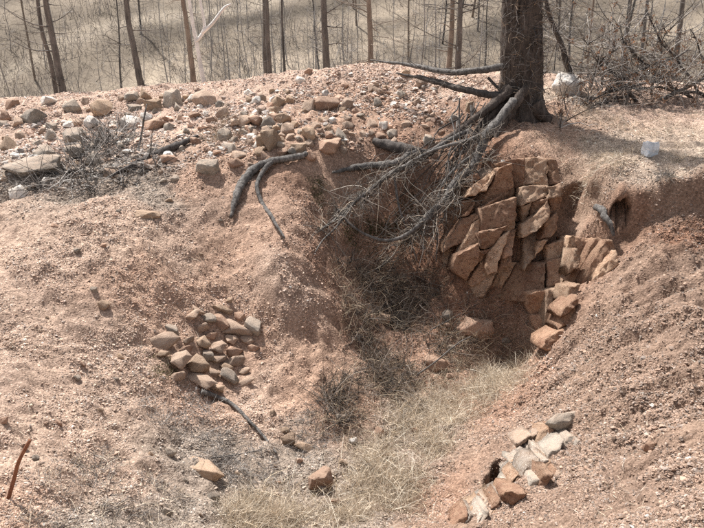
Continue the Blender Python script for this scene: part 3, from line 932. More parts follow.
class Wood:
    def __init__(self):
        self.V, self.F, self.T, self.n = [], [], [], 0

    def tube(self, P, R, sides=8, sub=4, rough=0.0, wob=0.0, seed=0.0):
        if not hasattr(R, '__len__'):
            R = [R] * len(P)
        P, R = catmull(P, R, sub)
        C = np.array([p[:] for p in P]); R = np.array(R)
        if wob:
            C = C + np.stack([noise3(C * 3.1 + seed), noise3(C * 3.1 + 50 + seed), noise3(C * 3.1 + 90 + seed)], 1) * wob
        T = np.gradient(C, axis=0); T /= np.linalg.norm(T, axis=1)[:, None] + 1e-9
        a = np.cross(T, np.array([0.31, 0.22, 0.93])[None]); a /= np.linalg.norm(a, axis=1)[:, None] + 1e-9
        b = np.cross(T, a)
        th = np.arange(sides) / sides * 2 * math.pi
        ring = a[:, None] * np.cos(th)[None, :, None] + b[:, None] * np.sin(th)[None, :, None]
        rad = R[:, None] * np.ones((1, sides))
        if rough:
            q = (C[:, None] + ring * R[:, None, None]).reshape(-1, 3)
            s = 0.9 / max(R.max(), 1e-3)
            rad = rad * (1 + rough * noise3(q * np.array([s, s, s * 0.6]) + seed).reshape(rad.shape) + rough * 0.6 * noise3(q * s * 2.5 + seed).reshape(rad.shape))
        V = (C[:, None] + ring * rad[:, :, None]).reshape(-1, 3)
        m = len(C)
        i = np.arange(m * sides).reshape(m, sides) + self.n
        j = np.roll(i, -1, 1)
        self.F.append(np.stack([i[:-1], j[:-1], j[1:], i[1:]], -1).reshape(-1, 4))
        self.V.append(V)
        self.V.append(C[[0, -1]])
        e = self.n + len(V)
        self.T.append(np.stack([j[0], i[0], np.full(sides, e)], -1)); self.T.append(np.stack([i[-1], j[-1], np.full(sides, e + 1)], -1))
        self.n += len(V) + 2
        return self

    def build(self, name, mat, parent=None, origin=None, smooth=True):
        V = np.concatenate(self.V)
        if origin is not None:
            V = V - np.array(origin[:])
        me = mesh_from(name, V, np.concatenate(self.F), np.concatenate(self.T), smooth=smooth)
        me.materials.append(MAT[mat])
        return link(bpy.data.objects.new(name, me), parent)


def strands(base, dirs, length, width, nseg, bend, sag, rnd, sides=3, taper=0.75):
    """many thin tapering stems at once; returns vertices, quads"""
    n = len(base)
    P = [base]
    d = dirs / (np.linalg.norm(dirs, axis=1)[:, None] + 1e-9)
    tw = rnd.normal(size=(n, 3)) * bend
    for k in range(nseg):
        d = d + tw / nseg + rnd.normal(size=(n, 3)) * bend * 0.6 / nseg
        d[:, 2] -= sag / nseg
        d = d / (np.linalg.norm(d, axis=1)[:, None] + 1e-9)
        P.append(P[-1] + d * (length / nseg)[:, None])
    P = np.stack(P, 1)                                     # n, nseg+1, 3
    T = np.gradient(P, axis=1); T /= np.linalg.norm(T, axis=2)[:, :, None] + 1e-9
    ref = rnd.normal(size=(n, 1, 3))
    a = np.cross(T, ref); a /= np.linalg.norm(a, axis=2)[:, :, None] + 1e-9
    b = np.cross(T, a)
    w = (width[:, None] * (1 - taper * np.linspace(0, 1, nseg + 1)[None]))[:, :, None] * 0.5
    if sides == 2:
        V = np.stack([P - a * w, P + a * w], 2)
    else:
        V = np.stack([P + (a * math.cos(q) + b * math.sin(q)) * w for q in (0, 2.094, 4.189)], 2)
    S = V.shape[2]
    i = np.arange(n * (nseg + 1) * S).reshape(n, nseg + 1, S)
    if S == 2:
        F = np.stack([i[:, :-1, 0], i[:, :-1, 1], i[:, 1:, 1], i[:, 1:, 0]], -1).reshape(-1, 4)
    else:
        j = np.roll(i, -1, 2)
        F = np.stack([i[:, :-1], j[:, :-1], j[:, 1:], i[:, 1:]], -1).reshape(-1, 4)
    return V.reshape(-1, 3), F, (nseg + 1) * S, P


def strand_object(name, parts, mat, parent=None, origin=(0, 0, 0)):
    Vs, Fs, Cs, n = [], [], [], 0
    for V, F, C in parts:
        Vs.append(V); Fs.append(F + n); Cs.append(C); n += len(V)
    me = mesh_from(name, np.concatenate(Vs) - np.array(origin[:])[None], np.concatenate(Fs))
    vcol(me, 'tint', np.concatenate(Cs))
    me.materials.append(MAT[mat])
    return link(bpy.data.objects.new(name, me), parent)


def tints(n, per, cols, rnd, var=0.25):
    cols = np.array(cols)
    c = cols[rnd.integers(0, len(cols), n)] * np.clip(rnd.normal(1, var, (n, 1)), 0.4, 1.7)
    return np.repeat(c, per, axis=0)


PALE = [(0.62, 0.52, 0.40), (0.70, 0.61, 0.49), (0.48, 0.39, 0.29), (0.74, 0.67, 0.56), (0.36, 0.30, 0.235)]
GREYT = [(0.20, 0.18, 0.165), (0.28, 0.255, 0.235), (0.13, 0.115, 0.105), (0.36, 0.33, 0.30)]
BROWNT = [(0.24, 0.17, 0.12), (0.17, 0.12, 0.09), (0.32, 0.24, 0.17), (0.40, 0.32, 0.23)]

# ---- the big larch
tb, _ = hit(522, 108)
TB = Vector((px(522, 105, 8.05).x, 8.05, 0)); TB.z = float(zat(TB.x, TB.y)[0]) - 0.05
larch = empty('larch_tree', TB, 'thick dark barked larch with bare roots at the pit edge', 'tree')
k8 = mpp(px(520, 50, 8.05))
trk_top = px(522, 0, 8.1)
lean = (trk_top - TB); lean = lean / lean.z
H_TREE = 8.0
rings, seg = 260, 72
zz = np.concatenate([np.linspace(-0.25, 1.9, 190), np.linspace(1.93, H_TREE, 70)])
rad = np.interp(zz, [-0.25, 0.0, 0.15, 0.4, 1.0, 2.0, H_TREE], [0.33, 0.28, 0.235, 0.21, 0.192, 0.178, 0.06])
th = np.arange(seg) / seg * 2 * math.pi
TH, ZZ = np.meshgrid(th, zz)
RR = rad[:, None] * np.ones((1, seg))
cx, cy = np.cos(TH), np.sin(TH)
pf = np.stack([cx.ravel() * 3.2, cy.ravel() * 3.2, ZZ.ravel() * 1.1], 1)
ridge = 1 - 2.2 * np.abs(noise3(np.stack([cx.ravel() * 4.2, cy.ravel() * 4.2, ZZ.ravel() * 1.3], 1)))
plate = noise3(np.stack([cx.ravel() * 9, cy.ravel() * 9, ZZ.ravel() * 7], 1))
flare = sstep(0.55, -0.2, ZZ.ravel())
RR = RR.ravel() * (1 + 0.05 * noise3(pf)) + 0.030 * ridge + 0.014 * plate + 0.06 * flare * np.maximum(0, noise3(np.stack([cx.ravel() * 1.6, cy.ravel() * 1.6, 0 * pf[:, 0] + 2.2], 1)))
V = np.stack([RR * cx.ravel() + lean.x * ZZ.ravel(), RR * cy.ravel() + lean.y * ZZ.ravel(), ZZ.ravel()], 1)
i = np.arange(len(zz) * seg).reshape(len(zz), seg); j = np.roll(i, -1, 1)
me = mesh_from('trunk', V, np.stack([i[:-1], j[:-1], j[1:], i[1:]], -1).reshape(-1, 4), smooth=True)
me.materials.append(MAT['bark'])
link(bpy.data.objects.new('trunk', me), larch)


def limb_pts(path, off=None):
    """(u, v, Y) stays, (u, v, None) takes the ground there, lifted by off metres towards the viewer"""
    out = []
    for u, v, Y in path:
        if Y is None:
            p, _ = hit(u, v)
            p = p + (Vector((0, 0, CZ)) - p).normalized() * (off or 0.05)
            out.append(p)
        else:
            out.append(px(u, v, Y))
    return out


def larch_root(path, R, off=0.06, mat='bark', seed=0, wob=0.035):
    w = Wood().tube(limb_pts(path, off), R, sides=10, sub=8, rough=0.4, wob=wob, seed=seed)
    return w.build('root', mat, larch, larch.location)


larch_root([(508, 92, 7.85), (496, 103, 7.75), (478, 116, 7.65), (455, 134, 7.55), (432, 150, 7.45), (412, 166, 7.4)], [0.07, 0.05, 0.04, 0.034, 0.027, 0.014], seed=1)
larch_root([(526, 88, 7.8), (515, 105, 7.7), (500, 125, 7.55), (485, 143, 7.4), (470, 165, 7.25)], [0.055, 0.046, 0.04, 0.032, 0.018], seed=2)
larch_root([(535, 105, 7.85), (540, 112, 7.8), (552, 120, None)], [0.10, 0.08, 0.03], seed=3)
larch_root([(505, 100, 7.9), (490, 116, 7.75), (470, 140, 7.6), (455, 165, 7.5), (448, 190, 7.4)], [0.07, 0.05, 0.035, 0.025, 0.012], seed=4)
larch_root([(515, 100, 7.8), (505, 120, 7.6), (492, 150, 7.35), (480, 180, 7.1)], [0.07, 0.05, 0.03, 0.015], seed=6)
larch_root([(420, 152, None), (400, 161, None), (378, 166, None), (352, 167, None), (333, 172, None)], [0.05, 0.045, 0.04, 0.03, 0.012], off=0.07, mat='dead_wood', seed=5)

for k in range(20):
    u0, v0 = rng.uniform(455, 508), rng.uniform(96, 140)
    u1, v1 = rng.uniform(345, 475), rng.uniform(165, 262)
    Y0 = 7.75; p1, _ = hit(u1, v1)
    Y1 = p1.y - rng.uniform(0.05, 0.35)
    f = rng.uniform(0.35, 0.65)
    um, vm = u0 + (u1 - u0) * f, v0 + (v1 - v0) * (f + rng.uniform(-0.25, 0.15))
    larch_root([(u0, v0, Y0), (um, vm, min(Y0 + (Y1 - Y0) * f, hit(um, vm)[0].y - 0.06)), (u1, v1, Y1)], [rng.uniform(0.006, 0.013), rng.uniform(0.004, 0.009), 0.003], mat=('dead_wood', 'bark', 'dark_wood', 'dark_wood')[k % 4], seed=30 + k * 5, wob=0.09)
# bare upper branches of the larch (their shade falls into the pit)
wb = Wood()
for k in range(34):
    z = rng.uniform(2.4, H_TREE - 0.3)
    a = rng.uniform(0, 6.28); L = (H_TREE - z) * 0.28 + 0.5
    p0 = TB + lean * z
    d = Vector((math.cos(a), math.sin(a), rng.uniform(-0.25, 0.2)))
    wb.tube([p0, p0 + d * L * 0.5 + Vector((0, 0, 0.06)), p0 + d * L], [0.028, 0.018, 0.005], sides=5, sub=3, wob=0.06, seed=k)
wb.build('branches', 'bark', larch, larch.location)['kind'] = 'stuff'
# dead twigs bristling from the lower trunk
n_ = 480
ang = rng.uniform(-2.9, -0.1, n_); zz_ = rng.uniform(0.02, 1.7, n_)
dirs = np.stack([np.cos(ang), np.sin(ang), rng.normal(0.0, 0.7, n_)], 1)
base = np.array(TB[:])[None] + np.array(lean[:])[None] * zz_[:, None] + np.stack([np.cos(ang), np.sin(ang), 0 * ang], 1) * 0.195
V, F, per, Pm = strands(base, dirs, rng.uniform(0.06, 0.34, n_), rng.uniform(0.004, 0.010, n_), 6, 1.5, 0.3, rng)
V2, F2, per2, _ = strands(Pm[:, 3], Pm[:, 4] - Pm[:, 3] + rng.normal(size=(n_, 3)) * 0.05, rng.uniform(0.06, 0.22, n_), np.full(n_, 0.004), 4, 1.0, 0.3, rng)
o = strand_object('twigs', [(V, F, tints(n_, per, [(0.07, 0.06, 0.055), (0.12, 0.105, 0.095), (0.22, 0.19, 0.17), (0.30, 0.22, 0.16)], rng)), (V2, F2, tints(n_, per2, GREYT + [(0.34, 0.25, 0.17)], rng))], 'twig', larch, TB)
o['kind'] = 'stuff'


# ---- fallen and hanging dead limbs
def dead_limb(path, R, label, mat='dead_wood', off=0.06, name='dead_branch', side=None, twigs=0, cat='branch', wob=0.03, rough=0.34, straight=False):
    P = limb_pts(path, off)
    if straight:
        A, B = P[0], P[-1]
        lift = max(0.0, max(float(zat(p.x, p.y)[0]) - p.z for p in [A.lerp(B, q / 12) for q in range(3, 10)]))
        P = [A.lerp(B, q / (len(P) - 1)) + Vector((0, 0, lift * 0.8)) for q in range(len(P))]
    root = empty(name, P[0], label, cat)
    Wood().tube(P, R, sides=10, sub=8, rough=rough, wob=wob, seed=len(label)).build('stem', mat, root, P[0])
    for sp, sR in (side or []):
        Q = limb_pts(sp, off)
        Wood().tube(Q, sR, sides=7, sub=6, rough=0.15, wob=0.02, seed=len(sp)).build('side_branch', mat, root, P[0])
    if twigs:
        C, rr = catmull(P, R, 8)
        C = np.array([c[:] for c in C])
        b = C[rng.integers(len(C) // 4, len(C), twigs)]
        d = rng.normal(size=(twigs, 3)) + np.array([0, -0.35, 0.1])
        V, F, per, Pm = strands(b, d, rng.uniform(0.12, 0.6, twigs), rng.uniform(0.004, 0.011, twigs), 7, 1.5, 0.3, rng)
        m2 = twigs * 2
        s = rng.integers(0, twigs, m2)
        V2, F2, per2, _ = strands(Pm[s, 3], (Pm[s, 4] - Pm[s, 3]) * 5 + rng.normal(size=(m2, 3)) * 0.4, rng.uniform(0.05, 0.2, m2), np.full(m2, 0.0045), 4, 0.8, 0.3, rng)
        cols = [(0.07, 0.062, 0.057), (0.11, 0.10, 0.09), (0.17, 0.155, 0.14), (0.24, 0.20, 0.17), (0.33, 0.27, 0.21), (0.40, 0.36, 0.31)]
        o = strand_object('twigs', [(V, F, tints(twigs, per, cols, rng)), (V2, F2, tints(m2, per2, cols, rng))], 'twig', root, P[0])
        o['kind'] = 'stuff'
    return root


dead_limb([(512, 100, 7.6), (492, 130, 7.3), (470, 165, 7.05), (448, 198, 6.95), (425, 222, 6.85), (398, 246, None)], [0.045, 0.05, 0.043, 0.04, 0.034, 0.012],
          'thick grey dead limb slanting from the larch foot into the gully', side=[
    ([(478, 152, 7.12), (455, 170, 7.1), (437, 200, 7.0), (436, 262, 6.8)], [0.022, 0.016, 0.012, 0.006]),
    ([(448, 198, 6.95), (430, 215, 6.85), (405, 235, 6.8), (380, 240, 6.85), (352, 225, 6.9), (336, 208, 6.95)], [0.03, 0.028, 0.022, 0.016, 0.012, 0.006]),
    ([(492, 130, 7.3), (470, 140, 7.25), (440, 148, 7.3), (415, 160, 7.3)], [0.03, 0.024, 0.018, 0.008])], twigs=420, wob=0.06)
dead_limb([(470, 128, 7.55), (440, 145, 7.45), (410, 163, 7.35), (380, 182, 7.2), (358, 200, 7.0), (340, 215, None), (318, 232, None)], [0.03, 0.028, 0.027, 0.025, 0.02, 0.015, 0.007],
          'slender grey dead limb reaching down the gully past the black log stub', side=[
    ([(358, 200, 7.0), (345, 215, 6.95), (330, 232, None), (315, 252, None)], [0.015, 0.012, 0.01, 0.005]),
    ([(395, 172, 7.3), (398, 200, 7.15), (404, 225, 7.0), (418, 262, None)], [0.014, 0.012, 0.009, 0.005])], twigs=260)
dead_limb([(504, 66, 7.95), (478, 70, 7.95), (450, 72, 8.1), (425, 68, 8.3), (400, 64, 8.6), (370, 61, 8.9)], [0.04, 0.036, 0.034, 0.028, 0.02, 0.008],
          'long bare curved limb held level above the crest beside the larch', mat='dead_wood', wob=0.02, twigs=10)
dead_limb([(506, 97, 7.8), (480, 93, 7.9), (455, 87, 8.0), (425, 79, 8.3), (396, 73, 8.6)], [0.045, 0.038, 0.036, 0.028, 0.008],
          'long bare dark limb lying on the bank just below the curved limb', mat='dark_wood', wob=0.02, twigs=8,
          side=[([(488, 78, 7.9), (496, 86, 7.85), (503, 93, 7.8)], [0.016, 0.016, 0.014])])
dead_limb([(374, 141, None), (392, 146, None), (412, 151, None), (426, 155, None)], [0.045, 0.062, 0.062, 0.05], 'short thick black log stub poking from the bank', mat='dark_wood', name='log_stub', off=0.05, cat='log', wob=0.0)
dead_limb([(107, 177, None), (135, 165, None), (160, 154, None), (178, 145, None), (198, 137, None)], [0.012, 0.03, 0.045, 0.042, 0.022], 'charred black log lying slantwise across the rubble', mat='dark_wood', name='charred_log', off=0.12, cat='log', wob=0.012, straight=True)
dead_limb([(307, 153, None), (292, 159, None), (272, 162, None), (258, 168, None), (245, 180, None), (236, 196, None), (231, 216, None)], [0.028, 0.036, 0.034, 0.042, 0.046, 0.04, 0.015],
          'forked pale grey root curling down the bank into the soil', name='forked_root', cat='root', off=0.05, side=[
    ([(272, 162, None), (262, 174, None), (257, 186, None), (263, 203, None), (273, 220, None), (285, 238, None)], [0.03, 0.026, 0.022, 0.022, 0.018, 0.01])])
dead_limb([(596, 207, None), (602, 210, None), (605, 217, None), (610, 224, None), (614, 236, None)], [0.03, 0.034, 0.03, 0.026, 0.012], 'curled grey root stub beside the burrow in the right rim', name='root_stub', cat='root', off=0.09, wob=0.0)
dead_limb([(201, 392, None), (215, 396, None), (232, 404, None), (248, 420, None), (263, 436, None), (277, 453, None)], [0.022, 0.018, 0.016, 0.013, 0.012, 0.008], 'bent grey stick lying below the stone heap', name='stick', cat='stick', off=0.03, wob=0.01)
rod_y = hit(9, 499)[0].y
dead_limb([(8, 500, rod_y), (14, 479, rod_y), (19, 461, rod_y), (30, 440, rod_y + 0.02)], [0.011, 0.011, 0.010, 0.009], 'thin rusty brown rod stuck upright in the left slope', mat='rust', name='rusty_rod', cat='rod', off=0.06, wob=0.0, rough=0.05)
dead_limb([(212, 458, None), (235, 455, None), (262, 450, None)], [0.006, 0.006, 0.003], 'thin pale straw like stick beside the bent grey stick', name='stick', cat='stick', off=0.03, wob=0.005)
dead_limb([(430, 330, None), (445, 322, None), (460, 314, None)], [0.007, 0.006, 0.003], 'thin bare stick leaning on the flat topped boulder', name='stick', cat='stick', off=0.08, wob=0.01)
dead_limb([(418, 374, 5.5), (440, 358, 5.4), (458, 343, 5.4), (470, 336, 5.45)], [0.008, 0.007, 0.006, 0.003], 'pale arching stem over the dry grass below the boulder', name='stick', cat='stick', off=0.03, wob=0.01)
dead_limb([(136, 160, None), (140, 142, 8.0), (145, 118, 8.0), (147, 104, 8.1)], [0.012, 0.012, 0.010, 0.006], 'slim upright dead sapling stem in the bank rubble', name='dead_sapling', cat='sapling', off=0.02, wob=0.02)

# ------------------------------------------------------------------ dry grass and weeds
def world_poly(poly):
    return np.array([hit(u, v)[0][:2] for u, v in poly])


def sample_poly(poly, n, rnd, clump=0):
    W = world_poly(poly)
    lo, hi = W.min(0), W.max(0)
    out = []
    tot = 0
    while tot < n:
        q = rnd.uniform(lo, hi, (n * 2, 2))
        ins = np.zeros(len(q), bool)
        j = len(W) - 1
        for i in range(len(W)):
            c = ((W[i, 1] > q[:, 1]) != (W[j, 1] > q[:, 1])) & (q[:, 0] < (W[j, 0] - W[i, 0]) * (q[:, 1] - W[i, 1]) / (W[j, 1] - W[i, 1] + 1e-12) + W[i, 0])
            ins ^= c; j = i
        q = q[ins]
        if clump:
            q = q[noise2(q[:, 0], q[:, 1], clump, 61) + 0.4 * noise2(q[:, 0], q[:, 1], clump * 0.3, 62) > rnd.uniform(-0.22, 0.34, len(q))]
        out.append(q); tot += len(q)
    q = np.concatenate(out)[:n]
    return np.concatenate([q, zat(q[:, 0], q[:, 1])[:, None]], 1)


def blades(poly, n, lmin, lmax, wid, cols, flat, bend=0.9, sag=0.7, clump=0.25, tuft=8, sides=2, var=0.22, spread=0.03):
    m = max(1, n // tuft)
    c = sample_poly(poly, m, rng, clump)
    b = np.repeat(c, tuft, 0) + rng.normal(size=(m * tuft, 3)) * np.array([spread, spread, 0])
    b[:, 2] = zat(b[:, 0], b[:, 1]) - 0.005
    a = rng.uniform(0, 6.28, len(b)); t = np.clip(rng.normal(flat, 0.3, len(b)), 0.05, 1.5)
    lean_ = np.repeat(rng.normal(size=(m, 3)) * np.array([0.4, 0.4, 0]), tuft, 0)
    d = np.stack([np.cos(a) * np.sin(t), np.sin(a) * np.sin(t), np.cos(t)], 1) + lean_
    V, F, per, _ = strands(b, d, rng.uniform(lmin, lmax, len(b)), rng.uniform(0.6, 1.3, len(b)) * wid, 5, bend, sag, rng, sides)
    return V, F, tints(len(b), per, cols, rng, var)


G1 = [(400, 395), (440, 372), (480, 362), (525, 362), (535, 375), (500, 400), (470, 425), (445, 455), (430, 490), (400, 520), (330, 528), (225, 528), (240, 490), (300, 480), (345, 470), (365, 440), (385, 420)]
o = strand_object('dry_grass', [
    blades(G1, 11000, 0.04, 0.18, 0.0040, PALE + [(0.36, 0.29, 0.23)], 1.25, bend=1.9, clump=0.3, spread=0.06),
    blades([(350, 480), (420, 400), (480, 370), (520, 372), (450, 440), (400, 515), (330, 525)], 6000, 0.07, 0.26, 0.0042, PALE, 0.9, bend=1.5, tuft=20, spread=0.035, clump=0.25),
    blades([(520, 365), (470, 400), (445, 470), (420, 528), (290, 528), (300, 480), (330, 450), (350, 420), (400, 385), (450, 360)], 5000, 0.04, 0.16, 0.0038, PALE + BROWNT, 1.25, bend=1.8, clump=0.3, tuft=7, spread=0.06),
    blades(G1, 2600, 0.08, 0.34, 0.0042, [(0.72, 0.66, 0.55), (0.6, 0.5, 0.36), (0.30, 0.24, 0.18)], 1.2, bend=1.2, clump=0, tuft=2),
    blades([(200, 528), (215, 490), (300, 500), (320, 528)], 4000, 0.06, 0.2, 0.0038, PALE, 0.9),
], 'strand')
tag(o, 'pale dry grass matted over the pit floor', 'grass', kind='stuff')

o = strand_object('dry_weeds', [
    blades([(320, 400), (345, 330), (330, 260), (400, 240), (450, 270), (540, 290), (545, 350), (470, 365), (400, 400), (350, 440), (300, 440)], 5200, 0.08, 0.34, 0.0046, GREYT[2:3] + BROWNT + BROWNT[:2] + [(0.46, 0.38, 0.28)], 0.95, tuft=3, sides=3, bend=1.2, clump=0.4),
    blades([(130, 370), (165, 385), (205, 400), (240, 440), (290, 450), (300, 490), (220, 500), (170, 450), (140, 410)], 1500, 0.05, 0.2, 0.0042, GREYT + [(0.42, 0.38, 0.34)], 1.1, tuft=4, sides=3),
    blades([(280, 420), (345, 395), (350, 440), (300, 460)], 900, 0.05, 0.16, 0.0040, [(0.12, 0.11, 0.10), (0.2, 0.18, 0.17), (0.34, 0.31, 0.28)], 1.2, tuft=4, sides=3, clump=0),
    blades([(20, 528), (40, 470), (100, 450), (180, 490), (230, 528)], 1600, 0.05, 0.16, 0.0036, GREYT + PALE[:2], 1.0, tuft=5, sides=3),
    blades([(330, 250), (400, 245), (470, 300), (450, 350), (400, 400), (340, 430), (320, 400), (350, 330)], 1500, 0.12, 0.5, 0.007, [(0.05, 0.045, 0.04), (0.09, 0.08, 0.07), (0.15, 0.125, 0.105), (0.26, 0.22, 0.19)], 1.1, tuft=3, sides=3, bend=1.3, sag=0.4, clump=0.4),
    blades([(470, 330), (540, 300), (545, 350), (480, 360)], 900, 0.06, 0.2, 0.0036, BROWNT, 0.7, tuft=6),
], 'twig')
tag(o, 'dark dry weed stalks and twig litter in the gully', 'weeds', kind='stuff')

o = strand_object('dead_twigs', [
    blades([(40, 190), (62, 160), (85, 150), (100, 135), (125, 125), (130, 150), (160, 168), (150, 180), (90, 193)], 950, 0.15, 0.6, 0.0105, GREYT + [(0.06, 0.055, 0.05), (0.08, 0.07, 0.065), (0.45, 0.42, 0.39)], 1.25, tuft=4, sides=3, bend=0.9, sag=0.3, clump=0.3),
    blades([(0, 196), (60, 190), (70, 178), (0, 186)], 300, 0.06, 0.2, 0.006, GREYT, 0.9, tuft=5, sides=3, clump=0),
    blades([(200, 140), (215, 120), (232, 118), (240, 140), (215, 150)], 260, 0.06, 0.24, 0.006, BROWNT, 0.6, tuft=8, sides=3, clump=0),
], 'twig')
tag(o, 'tangle of grey dead twigs in the trench below the bank', 'twigs', kind='stuff')

o = strand_object('dry_litter', [
    blades([(545, 115), (600, 110), (704, 112), (704, 172), (640, 178), (590, 180), (560, 165), (520, 150), (530, 125)], 6000, 0.03, 0.12, 0.0042, PALE + BROWNT[2:] + [(0.5, 0.42, 0.33)], 1.25, tuft=3),
    blades([(560, 165), (600, 150), (704, 158), (704, 182), (600, 195)], 2000, 0.04, 0.13, 0.0042, GREYT[1:2] + PALE + PALE, 1.25, tuft=4, sag=1.0),
    blades([(610, 180), (640, 165), (675, 172), (670, 185), (620, 192)], 200, 0.05, 0.15, 0.005, GREYT, 1.0, tuft=6, sides=3),
    blades([(200, 95), (330, 78), (440, 78), (480, 120), (330, 150), (200, 170)], 1200, 0.04, 0.16, 0.005, GREYT + PALE, 1.2, tuft=2),
    blades([(0, 210), (250, 190), (260, 300), (120, 420), (0, 480)], 1800, 0.03, 0.12, 0.0035, GREYT + PALE, 1.3, tuft=2),
    blades([(704, 220), (560, 380), (500, 480), (560, 520), (704, 520)], 1500, 0.03, 0.10, 0.003, GREYT + PALE, 1.3, tuft=2),
], 'strand')
tag(o, 'thin scatter of dry straw and needles on the ground', 'litter', kind='stuff')

o = strand_object('moss', [
    blades([(385, 165), (420, 165), (425, 235), (400, 245), (345, 240), (350, 215), (390, 215)], 5000, 0.010, 0.035, 0.008, [(0.075, 0.075, 0.03), (0.11, 0.10, 0.045), (0.05, 0.05, 0.025)], 0.6, tuft=14, clump=0.22),
    blades([(300, 175), (325, 180), (320, 205), (298, 200)], 1200, 0.010, 0.03, 0.008, [(0.075, 0.07, 0.03), (0.10, 0.085, 0.045)], 0.6, tuft=14, clump=0.12),
    blades([(150, 355), (172, 350), (176, 375), (156, 380)], 900, 0.010, 0.03, 0.006, [(0.12, 0.11, 0.05), (0.16, 0.14, 0.07)], 0.6, tuft=12, clump=0.12)], 'strand')
tag(o, 'dark olive moss in the hollow below the larch roots', 'moss', kind='stuff')


# ------------------------------------------------------------------ dead brush beside the larch
def brush(name, label, stems, n_t, n_s, up=0.5, leafy=0, seed=3, wid=0.010):
    r = np.random.default_rng(seed)
    root_p = Vector(stems[0][0])
    root = empty(name, root_p, label, 'dead brush')
    C = []
    for s in stems:
        R = np.linspace(s[2], 0.006, len(s[0:1]) + len(s[1]))
        P = [Vector(s[0])] + [Vector(q) for q in s[1]]
        R = np.linspace(s[2], 0.006, len(P))
        Wood().tube(P, list(R), sides=7, sub=6, rough=0.15, wob=0.05, seed=seed).build('stem', 'dark_wood' if r.uniform() < 0.6 else 'dead_wood', root, root_p)
        q, _ = catmull(P, list(R), 10)
        C += [c[:] for c in q[4:]]
    C = np.array(C)
    b = C[r.integers(0, len(C), n_t)]
    d = r.normal(size=(n_t, 3)) * np.array([1, 0.7, 0.7]) + np.array([0, -0.1, up])
    V, F, per, Pm = strands(b, d, r.uniform(0.25, 0.95, n_t), r.uniform(0.5, 1.2, n_t) * wid, 7, 0.9, 0.25, r)
    s = r.integers(0, n_t, n_s); kk = r.integers(2, 7, n_s)
    b2 = Pm[s, kk]
    V2, F2, per2, Pm2 = strands(b2, r.normal(size=(n_s, 3)) + np.array([0, 0, 0.2]), r.uniform(0.08, 0.35, n_s), r.uniform(0.5, 1.1, n_s) * wid * 0.6, 5, 0.9, 0.2, r)
    cols = GREYT + [(0.07, 0.06, 0.055), (0.09, 0.08, 0.07), (0.2, 0.14, 0.10), (0.44, 0.40, 0.36)]
    parts = [(V, F, tints(n_t, per, cols, r)), (V2, F2, tints(n_s, per2, cols + [(0.46, 0.43, 0.40)], r))]
    o = strand_object('twigs', parts, 'twig', root, root_p); o['kind'] = 'stuff'
    if leafy:
        s = r.integers(0, n_s, leafy)
        b3 = np.repeat(Pm2[s, 3], 5, 0) + r.normal(size=(leafy * 5, 3)) * 0.012
        V3, F3, per3, _ = strands(b3, r.normal(size=(leafy * 5, 3)), r.uniform(0.02, 0.045, leafy * 5), np.full(leafy * 5, 0.018), 2, 0.8, 0.2, r, 2, 0.6)
        o = strand_object('dead_leaves', [(V3, F3, tints(leafy * 5, per3, [(0.22, 0.12, 0.07), (0.30, 0.17, 0.10), (0.16, 0.09, 0.06)], r))], 'strand', root, root_p); o['kind'] = 'stuff'
    return root


def on_ground(u, v, Y=None):
    p = hit(u, v)[0] if Y is None else px(u, v, Y)
    return p


st = []
for (u, v, Y, tgt, R) in [
    (600, 98, 9.0, [(625, 80, 8.9), (650, 66, 8.9), (690, 50, 9.0)], 0.03), (640, 100, 8.9, [(620, 80, 8.8), (600, 62, 8.9), (585, 40, 9.0)], 0.025),
    (660, 98, 9.0, [(690, 84, 8.9), (730, 70, 9.0), (770, 60, 9.1)], 0.03), (690, 98, 9.2, [(665, 80, 9.1), (640, 62, 9.0), (620, 40, 9.1)], 0.025),
    (600, 96, 9.0, [(615, 88, 8.7), (640, 84, 8.6), (680, 80, 8.7)], 0.03), (720, 100, 9.1, [(690, 92, 9.0), (650, 88, 8.9), (610, 86, 8.9)], 0.028),
    (620, 100, 8.9, [(600, 105, 8.5), (575, 112, 8.2), (560, 128, None)], 0.022), (650, 98, 9.3, [(655, 70, 9.3), (662, 48, 9.4), (668, 30, 9.5)], 0.02),
    (600, 97, 9.4, [(605, 70, 9.4), (612, 48, 9.5), (622, 20, 9.6)], 0.02), (590, 96, 9.3, [(592, 78, 9.2), (600, 60, 9.1), (618, 48, 9.0)], 0.018), (700, 98, 9.4, [(680, 60, 9.4), (660, 35, 9.4), (646, 5, 9.5)], 0.02),
    (740, 98, 9.3, [(715, 70, 9.2), (700, 52, 9.3), (690, 30, 9.4)], 0.02), (630, 100, 9.1, [(612, 96, 8.6), (592, 100, 8.4), (584, 108, 8.2)], 0.02)]:
    b0 = px(u, v, Y); b0.z = float(zat(b0.x, b0.y)[0]) - 0.02
    st.append((b0, [on_ground(*t) for t in tgt], R))
brush('dead_brush', 'wide heap of grey dead brush with brown leaf clusters beside the larch', st, 430, 1900, up=0.45, leafy=360, seed=3, wid=0.0135)
lb = px(578, 96, 9.2); lb.z = float(zat(lb.x, lb.y)[0])
brush('leaning_dead_tree', 'dark leaning dead stem with bristling twigs right behind the larch', [(lb, [px(570, 70, 9.1), px(560, 40, 9.0), px(550, 10, 8.9), px(543, -25, 8.9), px(536, -70, 8.9)], 0.05)], 90, 240, up=0.1, seed=8)

